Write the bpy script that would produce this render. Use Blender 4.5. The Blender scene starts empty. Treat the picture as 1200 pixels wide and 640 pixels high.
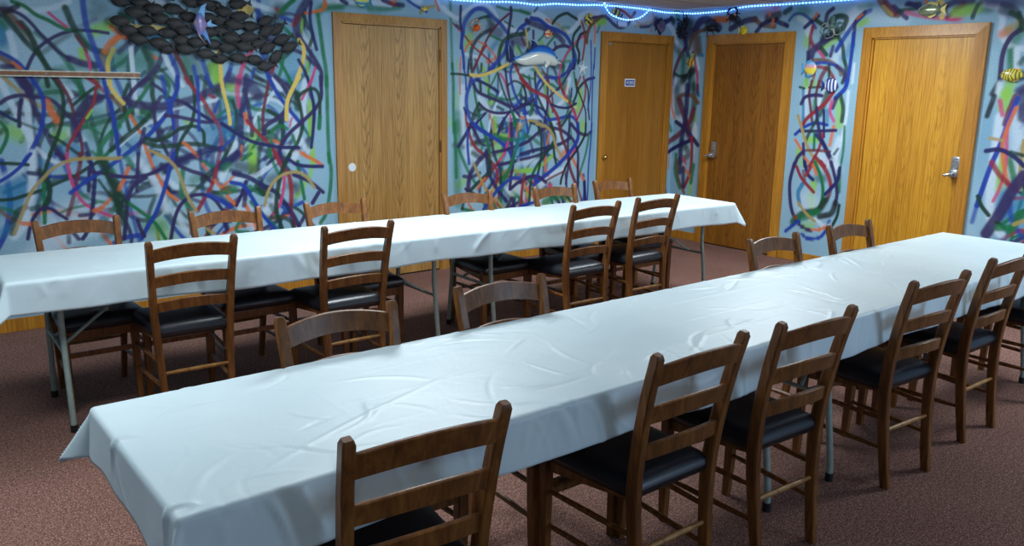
# Room with a spray painted mural, two long white covered tables and ladder back chairs.
# STROKES: one spray stroke per line: colour, width mm, softness, opacity, then points (distance from room corner, height) in mm
STROKES='''
C 93 .9 .7 -6108,1855 -6100,1802
C 46 .9 .6 -6106,1878 -6090,1833 -6116,1778
G 46 .9 .8 -6102,1917 -6077,1887
L 74 .7 .9 -5594,1881 -5513,1910 -5488,1919
E 98 .9 .5 -5584,1987 -5535,2022 -5563,2053
G 41 .9 .5 -5829,1637 -5722,1656 -5613,1658
G 76 .9 .4 -5485,1678 -5455,1687
W 31 .6 .7 -6012,1983 -5956,1979 -5883,1988 -5793,2013 -5716,2050
W 35 .5 .7 -6061,1842 -6051,1773 -6047,1710
L 41 .6 .9 -5674,1755 -5671,1706
V 24 .9 .5 -5685,1892 -5637,1919 -5572,1955
E 32 .8 .6 -5886,1739 -5814,1798 -5734,1850
D 54 .6 .6 -6074,1987 -6044,1935 -5968,1854
P 22 .3 .95 -6095,1978 -6054,1977 -6000,1961 -5948,1918 -5897,1850 -5851,1797 -5804,1742 -5748,1704
P 45 .4 .95 -5748,1704 -5674,1677 -5597,1667
P 21 .3 .95 -5990,1633 -5954,1705 -5905,1771 -5826,1829 -5748,1865 -5671,1879 -5594,1879 -5508,1870
G 24 .3 .95 -6028,2028 -5967,2006 -5908,1959 -5845,1931 -5789,1899 -5732,1878
H 19 .3 .95 -5837,1975 -5793,1934 -5745,1897
D 41 .4 .95 -5742,2009 -5725,1954 -5701,1884 -5662,1813 -5604,1766 -5527,1744
G 13 .4 .7 -5671,1877 -5645,1830 -5619,1773
M 21 .4 .9 -5697,1843 -5664,1788 -5644,1748
H 20 .3 .95 -5649,1740 -5637,1699 -5631,1641
A 50 .5 .8 -5535,1743 -5554,1710 -5550,1660
B 40 .4 .9 -5639,2064 -5638,1984 -5630,1903 -5602,1791 -5579,1692 -5555,1610
A 35 .5 .8 -6068,1972 -6019,1914 -5968,1854 -5938,1793
D 32 .4 .95 -6072,1934 -6030,1874 -5974,1791 -5910,1715 -5874,1636
D 32 .4 .95 -5991,1908 -5955,1847 -5921,1754 -5885,1668 -5847,1604 -5823,1539
M 20 .6 .8 -6012,1914 -5980,1877
K 31 .4 .9 -6099,1947 -6054,1973 -6003,2003
P 15 .4 .8 -6095,1986 -6032,1990
O 46 .4 .9 -5534,1756 -5497,1811 -5441,1855
B 21 .3 .95 -6121,1731 -6068,1702 -6023,1664 -5986,1609 -5956,1538
A 31 .4 .9 -6124,1700 -6086,1670 -6046,1647
O 21 .4 .9 -6061,1671 -6019,1632
P 32 .5 .9 -6116,1646 -6067,1647
P 56 .3 .9 -6044,1600 -6014,1537
T 24 .4 .8 -6122,1591 -6078,1536
D 28 .4 .9 -5890,1583 -5883,1539
G 50 .9 .5 -5760,1573 -5698,1582
Y 29 .25 1 -5485,1770 -5524,1686 -5527,1610 -5524,1543
R 38 .4 .8 -5658,1599 -5606,1559
L 97 .9 .8 -6127,1268 -6073,1242
G 106 .9 .6 -5914,1525 -5842,1501 -5877,1444
L 92 .9 .8 -5815,1228 -5854,1221
C 85 .9 .6 -5832,1128 -5767,1159 -5758,1091
G 102 .9 .5 -5701,1377 -5612,1317 -5650,1241
E 40 .9 .6 -6161,1349 -6136,1316
W 36 .5 .75 -6138,1570 -6117,1499 -6085,1404 -6040,1282 -6017,1217
W 37 .5 .75 -6009,1444 -6011,1323 -6012,1200 -6021,1068
W 25 .8 .6 -5980,1149 -5933,1098 -5884,1062
W 21 .6 .7 -5801,1543 -5766,1502 -5754,1469
W 51 .9 .6 -5775,1244 -5725,1200
T 27 .4 .9 -6122,1586 -6078,1539 -6027,1484 -5974,1436 -5919,1395
D 28 .4 .9 -5887,1574 -5884,1534
P 24 .3 .95 -6153,1428 -6107,1460 -6042,1476 -5971,1468 -5898,1460 -5849,1428 -5795,1361 -5747,1294 -5746,1226
P 60 .4 .9 -6031,1588 -5988,1508
P 36 .4 .95 -6020,1556 -5985,1468 -5965,1379 -5948,1322 -5919,1247 -5889,1163 -5837,1077
P 24 .3 .98 -6037,1452 -6056,1372 -6064,1291
N 21 .3 .95 -6158,1376 -6119,1348 -6079,1324
D 18 .6 .7 -6079,1324 -6010,1290 -5954,1264
O 49 .5 .95 -5900,1436 -5877,1370 -5846,1304
G 21 .3 .95 -6164,1317 -6134,1268 -6145,1204 -6184,1132
D 32 .8 .8 -6171,1253 -6155,1269
G 17 .7 .8 -5915,1280 -5854,1296 -5786,1290 -5709,1285 -5649,1258 -5603,1231
D 20 .3 .9 -5905,1230 -5848,1195 -5799,1152 -5742,1099
D 20 .3 .95 -5751,1419 -5693,1469 -5626,1520 -5593,1537
R 28 .4 .9 -5658,1594 -5607,1553 -5564,1504
D 23 .3 .95 -5856,1591 -5817,1526 -5806,1444 -5819,1345 -5851,1246 -5889,1163 -5927,1081
M 22 .3 .95 -5827,1583 -5795,1518 -5771,1452 -5755,1378 -5753,1311 -5731,1217 -5724,1124 -5746,1056
P 67 .3 .9 -5751,1210 -5749,1277 -5718,1361 -5665,1427 -5599,1461
P 30 .3 .95 -5632,1453 -5575,1470 -5518,1470
N 26 .4 .9 -5704,1174 -5692,1122 -5683,1053
R 19 .3 .95 -5609,1528 -5634,1427 -5680,1352 -5725,1285 -5770,1218 -5807,1152 -5823,1059
L 13 .5 .9 -5645,1385 -5681,1335
B 28 .3 .95 -5973,1589 -5937,1517 -5918,1444 -5928,1346 -5956,1248 -6009,1150 -6061,1070
D 19 .4 .9 -5479,1393 -5538,1333 -5585,1257 -5617,1172
G 34 .4 .9 -5489,1281 -5573,1205 -5620,1137 -5627,1051
G 24 .3 .95 -5498,1168 -5565,1118 -5609,1067
B 29 .3 .95 -5564,1596 -5543,1470 -5521,1342 -5509,1194 -5503,1116
T 19 .4 .95 -5838,1060 -5775,1079 -5704,1084 -5618,1068 -5506,1072
C 166 .9 .8 -6166,897 -6078,908 -6173,823
C 50 .9 .6 -6236,635 -6190,665
C 50 .9 .6 -5981,1070 -5918,1025
W 158 .9 .5 -5994,629 -5693,760 -5855,721
W 50 .6 .8 -6012,1121 -6019,1021 -6035,888 -6067,789 -6099,690 -6159,611
W 49 .9 .5 -6201,965 -6088,1025
W 20 .7 .7 -5948,1102 -5899,1066 -5847,1051
G 23 .7 .8 -5771,862 -5734,834 -5689,804 -5610,781
G 17 .6 .8 -5884,740 -5820,761 -5740,773 -5674,785
G 25 .5 .8 -6219,793 -6178,781 -6130,752
A 25 .4 .8 -6221,776 -6195,749 -6162,721
D 33 .5 .8 -6082,790 -6137,753 -6171,629
D 21 .3 .95 -6191,1067 -6120,1063 -6041,1052
D 22 .3 .95 -5909,1117 -5938,1043 -5964,977
N 29 .4 .9 -5702,1109 -5690,1057
B 23 .3 .98 -6020,1121 -6078,1049 -6141,995 -6202,957
N 28 .4 .9 -6043,1002 -5981,990
D 33 .9 .8 -5986,1011 -5958,993
B 19 .6 .8 -5930,975 -5863,963 -5787,950 -5708,950
D 22 .3 .95 -6214,842 -6142,845 -6067,865 -5983,889 -5913,919 -5849,945 -5785,967 -5719,1007 -5651,1047
G 24 .3 .95 -5953,968 -5969,884 -5977,765 -5985,680
D 31 .3 .95 -5947,959 -5934,899 -5948,831 -5980,765
D 34 .5 .8 -6047,775 -6001,784 -5964,777
P 22 .3 .98 -6088,587 -6070,653 -6037,727 -5987,775 -5935,762 -5893,724 -5857,695
M 29 .4 .9 -5741,1111 -5747,1042 -5769,966 -5794,872 -5816,796 -5847,720
H 21 .3 .95 -5814,1113 -5817,1037 -5804,925 -5780,846 -5739,781 -5671,732 -5577,684
N 26 .3 .95 -5683,1048 -5667,960 -5680,865 -5704,726 -5747,597 -5775,555
P 23 .3 .98 -5694,1014 -5711,867
B 30 .3 .95 -5818,861 -5759,905 -5709,937 -5658,969 -5590,1009 -5507,1067
P 23 .3 .95 -5689,988 -5609,975 -5516,952
D 39 .5 .9 -5631,1054 -5593,974 -5553,874 -5535,730
D 53 .5 .9 -5603,1053 -5564,937 -5526,837
D 19 .4 .9 -5645,933 -5603,860 -5544,776
O 35 .4 .9 -5687,733 -5645,748
O 27 .4 .85 -5645,748 -5583,805
T 22 .4 .95 -6157,628 -6120,709 -6081,799 -6035,888 -5969,960 -5903,1024 -5823,1063 -5728,1076 -5617,1076 -5506,1071
P 20 .3 .95 -5879,1116 -5836,1080
P 26 .4 .9 -5777,710 -5697,712
O 30 .4 .9 -6107,687 -6056,678
E 54 .9 .7 -5637,559 -5611,574
P 26 .3 .9 -5840,623 -5799,557
Y 34 .4 .95 -5249,1936 -5216,1921 -5157,1915
Y 22 .5 .9 -5357,1926 -5300,1917
G 33 .5 .9 -5425,1989 -5386,1974 -5355,1951
G 34 .6 .8 -5167,2013 -5125,1998
G 54 .8 .8 -4860,1864 -4805,1867
W 51 .6 .8 -5220,2093 -5161,2089
C 26 .5 .8 -5256,1847 -5211,1874 -5171,1851
O 33 .5 .9 -5487,1911 -5443,1872
O 33 .4 .9 -5489,1803 -5445,1847 -5396,1849
L 100 .8 .9 -4845,1668 -4831,1605
G 154 .9 .6 -5455,1721 -5342,1699 -5256,1727
E 176 .9 .5 -4963,1674 -5033,1708
G 89 .9 .6 -5033,1699 -5002,1638
O 22 .4 .9 -5239,1736 -5219,1720
Y 31 .2 1 -4810,1786 -4797,1697 -4797,1551
W 29 .3 .85 -5375,1808 -5378,1724 -5377,1630 -5376,1544
P 34 .6 .8 -5452,1755 -5382,1816
D 52 .6 .8 -5294,1786 -5265,1727 -5262,1650 -5304,1545
D 30 .5 .8 -5100,1758 -5053,1672 -5007,1567
P 35 .4 .9 -5178,1756 -5219,1668 -5265,1615 -5338,1545
W 30 .5 .8 -5170,1747 -5141,1670 -5062,1548
M 30 .4 .9 -5099,1767 -5061,1681 -5025,1566
B 35 .4 .9 -5134,1757 -5105,1680 -5092,1618 -5106,1548
B 31 .5 .8 -4982,1674 -4963,1549
B 36 .5 .8 -4916,1711 -4894,1622 -4871,1550
B 27 .5 .8 -4727,1662 -4775,1588
D 30 .5 .85 -5240,1607 -5182,1582 -5159,1547
C 120 .9 .6 -4939,1225 -4873,1242 -4907,1150
C 84 .9 .6 -4763,1333 -4779,1221
L 45 .9 .8 -4841,1591 -4812,1600
C 79 .9 .4 -5470,1150 -5402,1165
W 29 .6 .8 -5375,1599 -5375,1496 -5370,1358
W 23 .4 .8 -5503,1151 -5414,1227 -5325,1287 -5254,1321 -5171,1374 -5072,1409
W 27 .5 .8 -4953,1427 -4869,1445 -4831,1454
W 54 .8 .7 -5361,1146 -5343,1056
G 88 .7 .7 -5347,1331 -5301,1374
L 27 .7 .8 -5061,1301 -5017,1291
P 26 .3 .95 -5446,1436 -5391,1505 -5328,1566 -5284,1592
A 29 .4 .9 -5524,1478 -5481,1419 -5443,1375 -5420,1349
O 23 .3 .95 -5420,1349 -5391,1297 -5363,1235
O 23 .3 .95 -5343,1163 -5324,1082 -5310,1037
D 26 .4 .95 -5413,1547 -5444,1470 -5445,1358 -5428,1254
G 24 .4 .95 -5279,1549 -5336,1471 -5409,1384 -5491,1290 -5545,1239
D 32 .4 .95 -5259,1584 -5266,1488 -5265,1392 -5359,1287 -5466,1202 -5554,1126
P 54 .4 .92 -5446,1444 -5365,1418 -5264,1409 -5169,1414 -5070,1436 -4978,1463 -4864,1518 -4733,1565
P 23 .3 .95 -5261,1558 -5204,1515 -5147,1462 -5053,1427 -4984,1372 -4914,1326
P 26 .4 .9 -5236,1436 -5208,1471 -5165,1462
P 25 .3 .95 -5265,1392 -5258,1268 -5223,1151 -5178,1049
B 35 .5 .9 -5193,1603 -5180,1498 -5168,1427
G 19 .4 .8 -5172,1603 -5150,1542 -5173,1471
B 32 .3 .98 -5093,1604 -5098,1534 -5125,1471 -5149,1436 -5161,1391 -5220,1312 -5304,1224 -5395,1147 -5484,1080
B 33 .3 .98 -5160,1409 -5141,1311 -5141,1184 -5161,1030
V 25 .4 .95 -5119,1373 -5123,1247 -5143,1157 -5185,1068
D 24 .3 .95 -5004,1606 -4989,1499 -4997,1381 -5027,1282 -5086,1201 -5128,1120 -5144,1029
D 24 .3 .95 -5332,1198 -5264,1179 -5184,1204 -5100,1256 -5009,1272 -4947,1234 -4944,1151
P 26 .3 .95 -5191,1347 -5112,1337 -5024,1318 -4915,1298 -4821,1316 -4747,1343
N 24 .3 .95 -5053,1427 -4966,1363 -4878,1307 -4752,1249
R 31 .4 .95 -5041,1596 -4992,1526 -4925,1436 -4875,1344 -4825,1241 -4828,1129 -4859,1017
B 27 .4 .95 -4959,1607 -4964,1472 -4967,1354 -4974,1244
B 22 .5 .9 -4822,1445 -4855,1371
D 37 .5 .8 -4932,1607 -4863,1536 -4801,1482 -4746,1445
G 20 .4 .9 -4838,1334 -4779,1380
B 24 .4 .9 -4904,1608 -4863,1536
R 24 .4 .9 -4885,1481 -4853,1468
D 31 .3 .9 -5342,1172 -5267,1143 -5180,1140 -5072,1151 -4963,1143 -4853,1111
N 47 .4 .9 -5133,1047 -5023,1071 -4928,1104 -4815,1110
O 26 .3 .95 -5085,1160 -5038,1117 -4996,1060
B 26 .3 .95 -5528,1436 -5521,1324 -5514,1212 -5508,1090
P 27 .4 .9 -5335,1260 -5358,1190 -5380,1129 -5389,1058
T 22 .3 .95 -5321,1118 -5254,1089 -5187,1050
Y 26 .2 1 -5520,1529 -5492,1479 -5451,1427
Y 26 .2 1 -4798,1610 -4782,1482 -4760,1371 -4756,1287
T 21 .4 .9 -5559,1065 -5493,1076
D 28 .5 .9 -4762,1089 -4819,1034
C 104 .9 .6 -4899,975 -4830,1010
C 90 .9 .4 -5392,1080 -5310,1040
W 55 .8 .7 -5394,1053 -5317,950 -5264,838 -5230,706
W 37 .7 .7 -5231,928 -5147,858 -5039,832
W 47 .8 .6 -5168,691 -5130,584 -5079,522
W 32 .5 .8 -4784,989 -4838,887
H 24 .9 .4 -5465,697 -5354,697
G 66 .9 .6 -5035,898 -4958,931
G 74 .9 .5 -5273,597 -5379,589
G 35 .6 .8 -5460,1073 -5431,1019
O 30 .4 .95 -5457,1002 -5488,933 -5527,864
G 23 .5 .9 -4961,1025 -4899,985
O 23 .4 .9 -4963,1007 -4937,968
O 25 .3 .95 -5323,1095 -5303,1013 -5259,911 -5221,826 -5154,765
P 25 .3 .98 -5568,959 -5487,946 -5403,942 -5316,959 -5226,1000 -5152,1034 -5042,1066
N 55 .5 .8 -5289,976 -5198,1008 -5080,1030
P 23 .3 .95 -5386,1097 -5400,982 -5415,848
P 27 .3 .98 -5352,934 -5424,893 -5473,807 -5497,673 -5521,529
E 27 .4 .9 -5401,865 -5338,897
E 27 .5 .9 -5308,786 -5344,706 -5367,587
G 24 .3 .98 -5476,771 -5397,701 -5316,620 -5254,502
D 53 .6 .7 -5572,911 -5532,802 -5506,710
D 45 .5 .8 -5578,841 -5537,748 -5521,638
D 23 .5 .9 -5529,837 -5485,771
B 31 .3 .98 -5157,1089 -5192,980 -5237,845 -5302,693 -5371,588 -5411,518
P 26 .3 .98 -5427,648 -5414,592 -5392,534
G 34 .5 .9 -5102,976 -5122,828 -5100,752 -5069,665
D 28 .5 .8 -5060,796 -4961,884 -4903,919
P 28 .3 .95 -5127,1005 -5049,964 -4968,932 -4906,872
K 42 .5 .8 -4970,904 -4881,965 -4765,1036
N 41 .5 .7 -5145,1015 -5024,1056 -4930,1071
R 32 .4 .95 -4849,1020 -4906,862 -4970,761 -5022,680
O 23 .4 .9 -4886,889 -4842,829 -4780,796
P 26 .3 .98 -5218,498 -5186,627 -5138,727 -5061,787 -4968,790 -4895,747 -4842,665
T 24 .3 .98 -5271,1093 -5204,1054 -5147,987 -5110,874 -5080,779 -5031,680
B 38 .3 .95 -4940,788 -4857,744 -4786,690
G 48 .6 .7 -4834,800 -4779,806
T 23 .4 .95 -4990,591 -4947,529 -4901,505
D 27 .4 .9 -4963,569 -4885,601 -4793,583
N 27 .4 .9 -4847,597 -4822,527 -4842,509
B 23 .5 .9 -4891,504 -4791,612
A 23 .5 .9 -5086,694 -5073,617 -5079,522
Y 72 .3 .95 -4622,2055 -4573,2086
T 45 .7 .8 -4563,2086 -4561,2032
B 37 .4 .9 -4497,2145 -4504,2018
W 36 .6 .8 -4589,2129 -4475,2101 -4387,2079
W 46 .9 .5 -4394,2134 -4302,2159
W 58 .9 .6 -4179,1923 -4118,1859
G 57 .8 .8 -4045,2092 -4001,2123 -3851,2143
W 39 .8 .8 -3956,2164 -3850,2181
E 111 .9 .8 -4346,2082 -4380,2016
C 67 .9 .6 -4298,1605 -4224,1626
L 28 .4 .95 -4179,2036 -4183,1942
L 25 .8 .7 -4145,1724 -4139,1617
R 31 .4 .9 -4366,2095 -4347,2073
G 33 .3 .95 -4231,2164 -4284,2123 -4337,2073
G 28 .4 .9 -4312,1964 -4243,1901 -4182,1857
B 32 .4 .9 -4328,2037 -4237,2014
O 26 .3 .95 -3988,2181 -3979,2134 -4045,2097 -4151,2076 -4215,2044 -4249,1986
P 66 .4 .92 -4116,2172 -4171,2103 -4211,2025 -4219,1968 -4206,1913
M 38 .5 .8 -4205,2044 -4228,1996
D 29 .4 .9 -4162,2066 -4134,2001 -4094,1927 -4119,1850
N 27 .3 .95 -4095,2155 -4110,2050 -4094,1937 -4066,1823
P 33 .3 .95 -4210,1922 -4141,1830 -4080,1745 -4035,1658 -4039,1560
P 29 .4 .95 -4257,1816 -4185,1790 -4123,1744 -4061,1687
G 33 .5 .95 -4046,2073 -4029,1940 -4013,1796 -3996,1679 -3995,1561
Y 33 .25 1 -4202,1884 -4168,1819 -4183,1713 -4224,1626 -4253,1558
H 21 .3 .95 -4083,1687 -4119,1579
G 25 .3 .95 -4354,1718 -4316,1652 -4269,1557
G 25 .4 .9 -4331,1766 -4345,1690 -4369,1623
N 25 .3 .95 -4213,1741 -4169,1665 -4131,1559
B 41 .4 .95 -4491,1798 -4459,1649 -4423,1556
P 48 .5 .8 -4429,1641 -4361,1575
R 26 .3 .95 -4395,1717 -4424,1650
H 37 .4 .9 -4559,1805 -4622,1720 -4657,1627 -4671,1553
B 37 .5 .8 -4720,1690 -4755,1588
B 32 .5 .8 -4557,1666 -4593,1554
P 46 .6 .7 -4733,1625 -4679,1580
K 19 .6 .7 -4550,1610 -4462,1584
V 56 .8 .6 -4447,1883 -4406,1903
W 23 .4 .8 -4416,1603 -4383,1556
C 130 .9 .6 -4747,1408 -4686,1454 -4786,1240
C 57 .9 .6 -4531,1426 -4484,1369
L 74 .8 .8 -4739,1528 -4711,1528
L 58 .7 .9 -4588,1198 -4609,1006
L 40 .4 .9 -4136,1435 -4146,1197
L 41 .7 .8 -4129,1086 -4133,985
W 26 .4 .85 -4779,1496 -4675,1487 -4577,1487
W 25 .4 .85 -4469,1459 -4408,1450 -4348,1416
W 25 .4 .85 -4361,1570 -4427,1493 -4513,1388 -4621,1237
W 59 .5 .85 -4162,1582 -4189,1455 -4194,1337
W 59 .7 .8 -4300,1338 -4252,1229 -4246,1130
W 38 .4 .85 -4401,1588 -4363,1531
W 38 .5 .8 -4714,1144 -4768,1051
W 40 .8 .7 -4223,1159 -4173,1068
W 60 .9 .7 -4343,1094 -4282,1032
G 111 .8 .7 -4744,1445 -4726,1426
G 27 .4 .9 -4610,1426 -4573,1388 -4463,1373 -4394,1329
D 33 .3 .95 -4463,1373 -4394,1329 -4362,1251 -4367,1134
G 21 .4 .9 -4541,1331 -4543,1207 -4587,1121 -4672,1028
D 25 .4 .9 -4725,1445 -4702,1352 -4713,1239 -4764,1127 -4828,1016
H 41 .4 .9 -4667,1612 -4687,1528 -4679,1408
N 47 .4 .9 -4614,1613 -4630,1501 -4663,1351 -4682,1200 -4687,1105 -4769,1032
P 94 .4 .85 -4583,1548 -4538,1483
P 32 .4 .95 -4634,1520 -4612,1389 -4595,1256 -4598,1198
P 46 .5 .7 -4754,1592 -4640,1575
K 28 .6 .8 -4560,1614 -4502,1587
M 27 .3 .95 -4447,1588 -4478,1474 -4504,1359 -4516,1235
O 32 .4 .95 -4639,1351 -4628,1285
R 29 .3 .95 -4627,1304 -4552,1216 -4466,1127 -4408,1037 -4379,996
O 27 .4 .9 -4448,1165 -4393,1135
O 28 .4 .9 -4238,1070 -4175,1027 -4089,983
O 19 .4 .9 -4676,1124 -4692,1029
B 33 .3 .98 -4451,1616 -4386,1493 -4308,1387 -4208,1268
B 24 .5 .8 -4208,1268 -4167,1208
G 20 .5 .8 -4197,1258 -4147,1167
D 59 .5 .9 -4240,1494 -4234,1396
D 28 .3 .95 -4240,1494 -4213,1386 -4203,1258 -4246,1140 -4302,1072 -4348,994
P 33 .3 .95 -4400,1617 -4342,1551 -4304,1465 -4340,1368 -4415,1310 -4489,1263 -4507,1206
P 27 .3 .95 -4320,1570 -4260,1523
G 25 .4 .9 -4297,1618 -4260,1523
P 30 .3 .98 -4042,1623 -4042,1475 -4095,1386 -4196,1298 -4295,1220 -4372,1134 -4398,1046 -4379,996
N 26 .3 .98 -4150,1621 -4122,1504 -4106,1386 -4118,1227 -4139,1097
H 20 .3 .95 -4107,1622 -4153,1533 -4200,1455
H 18 .5 .8 -4285,1318 -4304,1260
D 27 .3 .95 -4242,1465 -4176,1514 -4100,1534 -4058,1475 -4059,1326
G 34 .3 .95 -4059,1326 -4068,1241
G 27 .4 .9 -4479,1059 -4454,1156 -4440,1224 -4377,1261 -4325,1241
G 26 .4 .9 -4476,1118 -4461,1019
G 26 .4 .9 -4286,1191 -4267,1131
N 27 .3 .98 -4811,1288 -4701,1210 -4586,1150 -4446,1117 -4363,1104 -4242,1100
B 23 .5 .8 -4731,1192 -4822,1110
Y 26 .2 1 -4794,1564 -4780,1482 -4758,1371 -4752,1282
Y 33 .2 1 -4213,1620 -4270,1532 -4316,1435 -4327,1309
G 30 .4 .95 -3992,1624 -3994,1425 -3996,1224 -3994,979
N 22 .5 .8 -4386,1065 -4472,1000
L 58 .7 .9 -4600,1068 -4607,951
L 35 .7 .8 -4130,1050 -4147,918 -4206,809 -4263,742
L 28 .7 .8 -4263,742 -4309,694
C 61 .9 .7 -4343,656 -4298,693
W 40 .8 .7 -4260,1055 -4295,996
W 42 .6 .9 -4834,915 -4802,971
W 35 .4 .9 -4779,874 -4680,892 -4579,911 -4495,956 -4431,1002
W 80 .8 .7 -4532,640 -4446,704
W 50 .9 .6 -4432,773 -4398,821
K 87 .8 .7 -4714,986 -4597,951
K 79 .9 .6 -4437,883 -4479,866
K 61 .9 .5 -4356,819 -4249,812
K 61 .9 .6 -4293,805 -4273,773
N 67 .4 .9 -4830,982 -4770,1026 -4709,1062
G 57 .7 .7 -4782,989 -4812,971
G 21 .4 .9 -4610,1068 -4682,1023
G 28 .4 .9 -4469,1063 -4433,963 -4395,881
G 58 .7 .8 -4801,827 -4753,824
O 21 .4 .9 -4737,929 -4779,883 -4839,839
O 27 .3 .95 -4805,769 -4741,696
O 28 .4 .9 -4217,1053 -4132,1009 -4057,960
O 22 .5 .8 -4473,575 -4346,589
A 21 .5 .9 -4840,820 -4781,835
N 36 .3 .95 -4747,930 -4640,895 -4552,841 -4442,774 -4363,677 -4303,581 -4264,494
N 25 .3 .95 -4662,867 -4696,781 -4741,696
P 33 .4 .9 -4660,798 -4687,692
P 25 .4 .9 -4429,1032 -4494,985
R 40 .3 .95 -4428,1061 -4390,980 -4331,898 -4315,796 -4320,674
P 26 .4 .9 -4386,1059 -4349,969 -4309,917 -4236,872
H 26 .3 .95 -4363,889 -4380,770 -4416,671 -4483,596
D 34 .3 .95 -4314,1047 -4359,979 -4395,891 -4427,763 -4439,633 -4403,497
G 26 .3 .95 -4252,994 -4236,872 -4211,707
G 34 .4 .9 -4634,826 -4556,772 -4505,758
D 40 .4 .95 -4583,828 -4536,770
N 28 .3 .98 -4326,1017 -4264,975 -4178,956 -4051,948
P 29 .3 .98 -4289,895 -4183,849 -4118,804 -4054,748
P 33 .3 .98 -4093,746 -4146,671
P 31 .4 .95 -4216,573 -4263,505
B 33 .3 .98 -4770,868 -4683,839 -4628,757 -4554,622 -4457,492
B 33 .4 .95 -4845,743 -4799,701
T 24 .25 1 -4530,680 -4494,787 -4438,864 -4352,909 -4256,914 -4182,869 -4125,789
D 35 .4 .9 -4483,586 -4389,578 -4326,541 -4307,488
M 20 .4 .9 -4320,674 -4313,592 -4296,508
G 31 .4 .95 -3997,1045 -3980,910 -3998,734 -4037,579 -4085,510
D 40 .6 .7 -4479,676 -4450,623
N 39 .4 .9 -4834,616 -4819,536
G 26 .4 .9 -4728,577 -4752,510 -4663,491
G 26 .7 .7 -2859,2261 -2849,2007 -2839,1714
G 23 .7 .9 -2372,2243 -2255,2224 -2135,2223 -2013,2204
L 79 .8 .8 -2664,1982 -2686,1911
L 54 .8 .8 -2320,1908 -2332,1880
L 55 .7 .8 -2141,1915 -2140,1878
C 54 .8 .6 -2368,1942 -2448,1867
Y 23 .6 .7 -2551,1899 -2539,1828
O 27 .8 .8 -2482,1777 -2378,1807
W 34 .4 .9 -2923,2198 -2859,2152 -2784,2122 -2708,2178 -2621,2231 -2509,2256 -2417,2214 -2370,2155
W 45 .6 .85 -2311,2105 -2228,2065 -2156,2042
W 27 .6 .7 -2696,1832 -2562,1810
E 62 .7 .8 -2462,2141 -2416,2082
P 97 .6 .7 -2345,2023 -2439,2054
P 100 .6 .75 -2081,1954 -2203,1976
G 25 .5 .9 -2438,2001 -2321,1962
G 18 .5 .9 -2288,2124 -2193,2085
G 22 .4 .9 -2129,1915 -2091,1862
M 23 .3 .95 -2242,2190 -2347,2112 -2438,2019 -2506,1918 -2562,1810 -2607,1720
K 35 .4 .9 -2640,1719 -2646,1842 -2608,1932 -2529,2006 -2438,2045
D 24 .4 .9 -2598,2116 -2530,2141 -2451,2159
P 26 .3 .95 -2752,2218 -2757,2098 -2741,2013 -2752,1882
B 43 .4 .9 -2730,1987 -2708,2101 -2609,2201 -2508,2208 -2428,2161 -2335,2104 -2251,2028
B 30 .3 .95 -2730,2013 -2741,1909 -2724,1805 -2718,1717
R 21 .4 .9 -2828,2077 -2752,2021
P 29 .4 .8 -2795,2062 -2741,2039
R 19 .3 .95 -2708,1980 -2630,1905 -2551,1855 -2459,1795 -2400,1752
O 20 .4 .9 -2563,1942 -2483,1910 -2378,1825
O 21 .4 .9 -2630,1948 -2686,1902 -2708,1858
R 23 .3 .95 -2607,1720 -2562,1810 -2483,1919
P 32 .3 .95 -2219,2244 -2218,2173 -2240,2055 -2250,1947
M 28 .5 .9 -2094,1999 -2056,1936
B 25 .3 .95 -2156,2032 -2108,2089 -2024,2130
P 40 .4 .95 -2037,2148 -2012,2131
B 27 .3 .95 -2084,2072 -2034,2057
D 40 .4 .95 -2341,1726 -2343,1853 -2297,1954 -2191,2013 -2058,2028
D 31 .5 .9 -2107,2026 -2010,2076
K 36 .4 .9 -2262,1946 -2247,1802
B 45 .4 .9 -2250,1947 -2296,1845 -2435,1724
P 40 .4 .8 -2196,1949 -2200,1840
O 16 .4 .9 -2751,1804 -2757,1716
P 19 .4 .9 -2669,1789 -2674,1718
L 14 .7 .7 -2795,1715 -2790,1785
Y 22 .4 .9 -2047,2065 -2033,2011 -2019,1919
W 46 .5 .9 -1988,2187 -1914,2210 -1825,2178 -1760,2126
W 42 .5 .9 -1602,2078 -1509,2083 -1419,2164 -1367,2224 -1286,2258 -1175,2255
O 24 .5 .9 -1812,2170 -1761,2145
T 23 .5 .9 -1749,2173 -1656,2123 -1562,2061
G 31 .8 .8 -2111,2225 -2001,2204
E 22 .6 .8 -1952,2226 -1916,2264
L 56 .7 .8 -1857,1963 -1882,1943
L 49 .6 .9 -1143,2179 -1073,2193
G 38 .9 .6 -1603,2106 -1537,2110
G 29 .7 .7 -1645,1800 -1376,1818
D 28 .3 .95 -1735,2137 -1672,2197 -1569,2236 -1502,2216 -1433,2192
P 56 .4 .9 -2036,2139 -1937,2117 -1810,2086 -1679,2037 -1599,1983
B 42 .3 .95 -1988,2169 -1888,2156 -1785,2106 -1655,2076 -1561,2033 -1491,1950 -1439,1845 -1455,1747
B 27 .4 .9 -2108,2071 -2036,2120
P 28 .4 .9 -1960,2060 -1958,1996
G 20 .4 .9 -1846,2020 -1895,1980
G 23 .4 .9 -1705,2026 -1768,1967 -1805,1928
P 27 .4 .9 -1703,1970 -1689,1932
P 32 .3 .95 -1726,1893 -1663,1933 -1571,1946 -1503,1930
H 23 .4 .9 -1345,2043 -1438,1990 -1529,1900 -1592,1821 -1630,1762
D 27 .3 .95 -1390,2127 -1468,2047 -1477,1950 -1455,1747
K 29 .3 .95 -1306,2083 -1387,2050 -1423,1952 -1393,1885 -1402,1788
R 25 .3 .95 -1379,2185 -1333,2082 -1328,1966 -1349,1828
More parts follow.
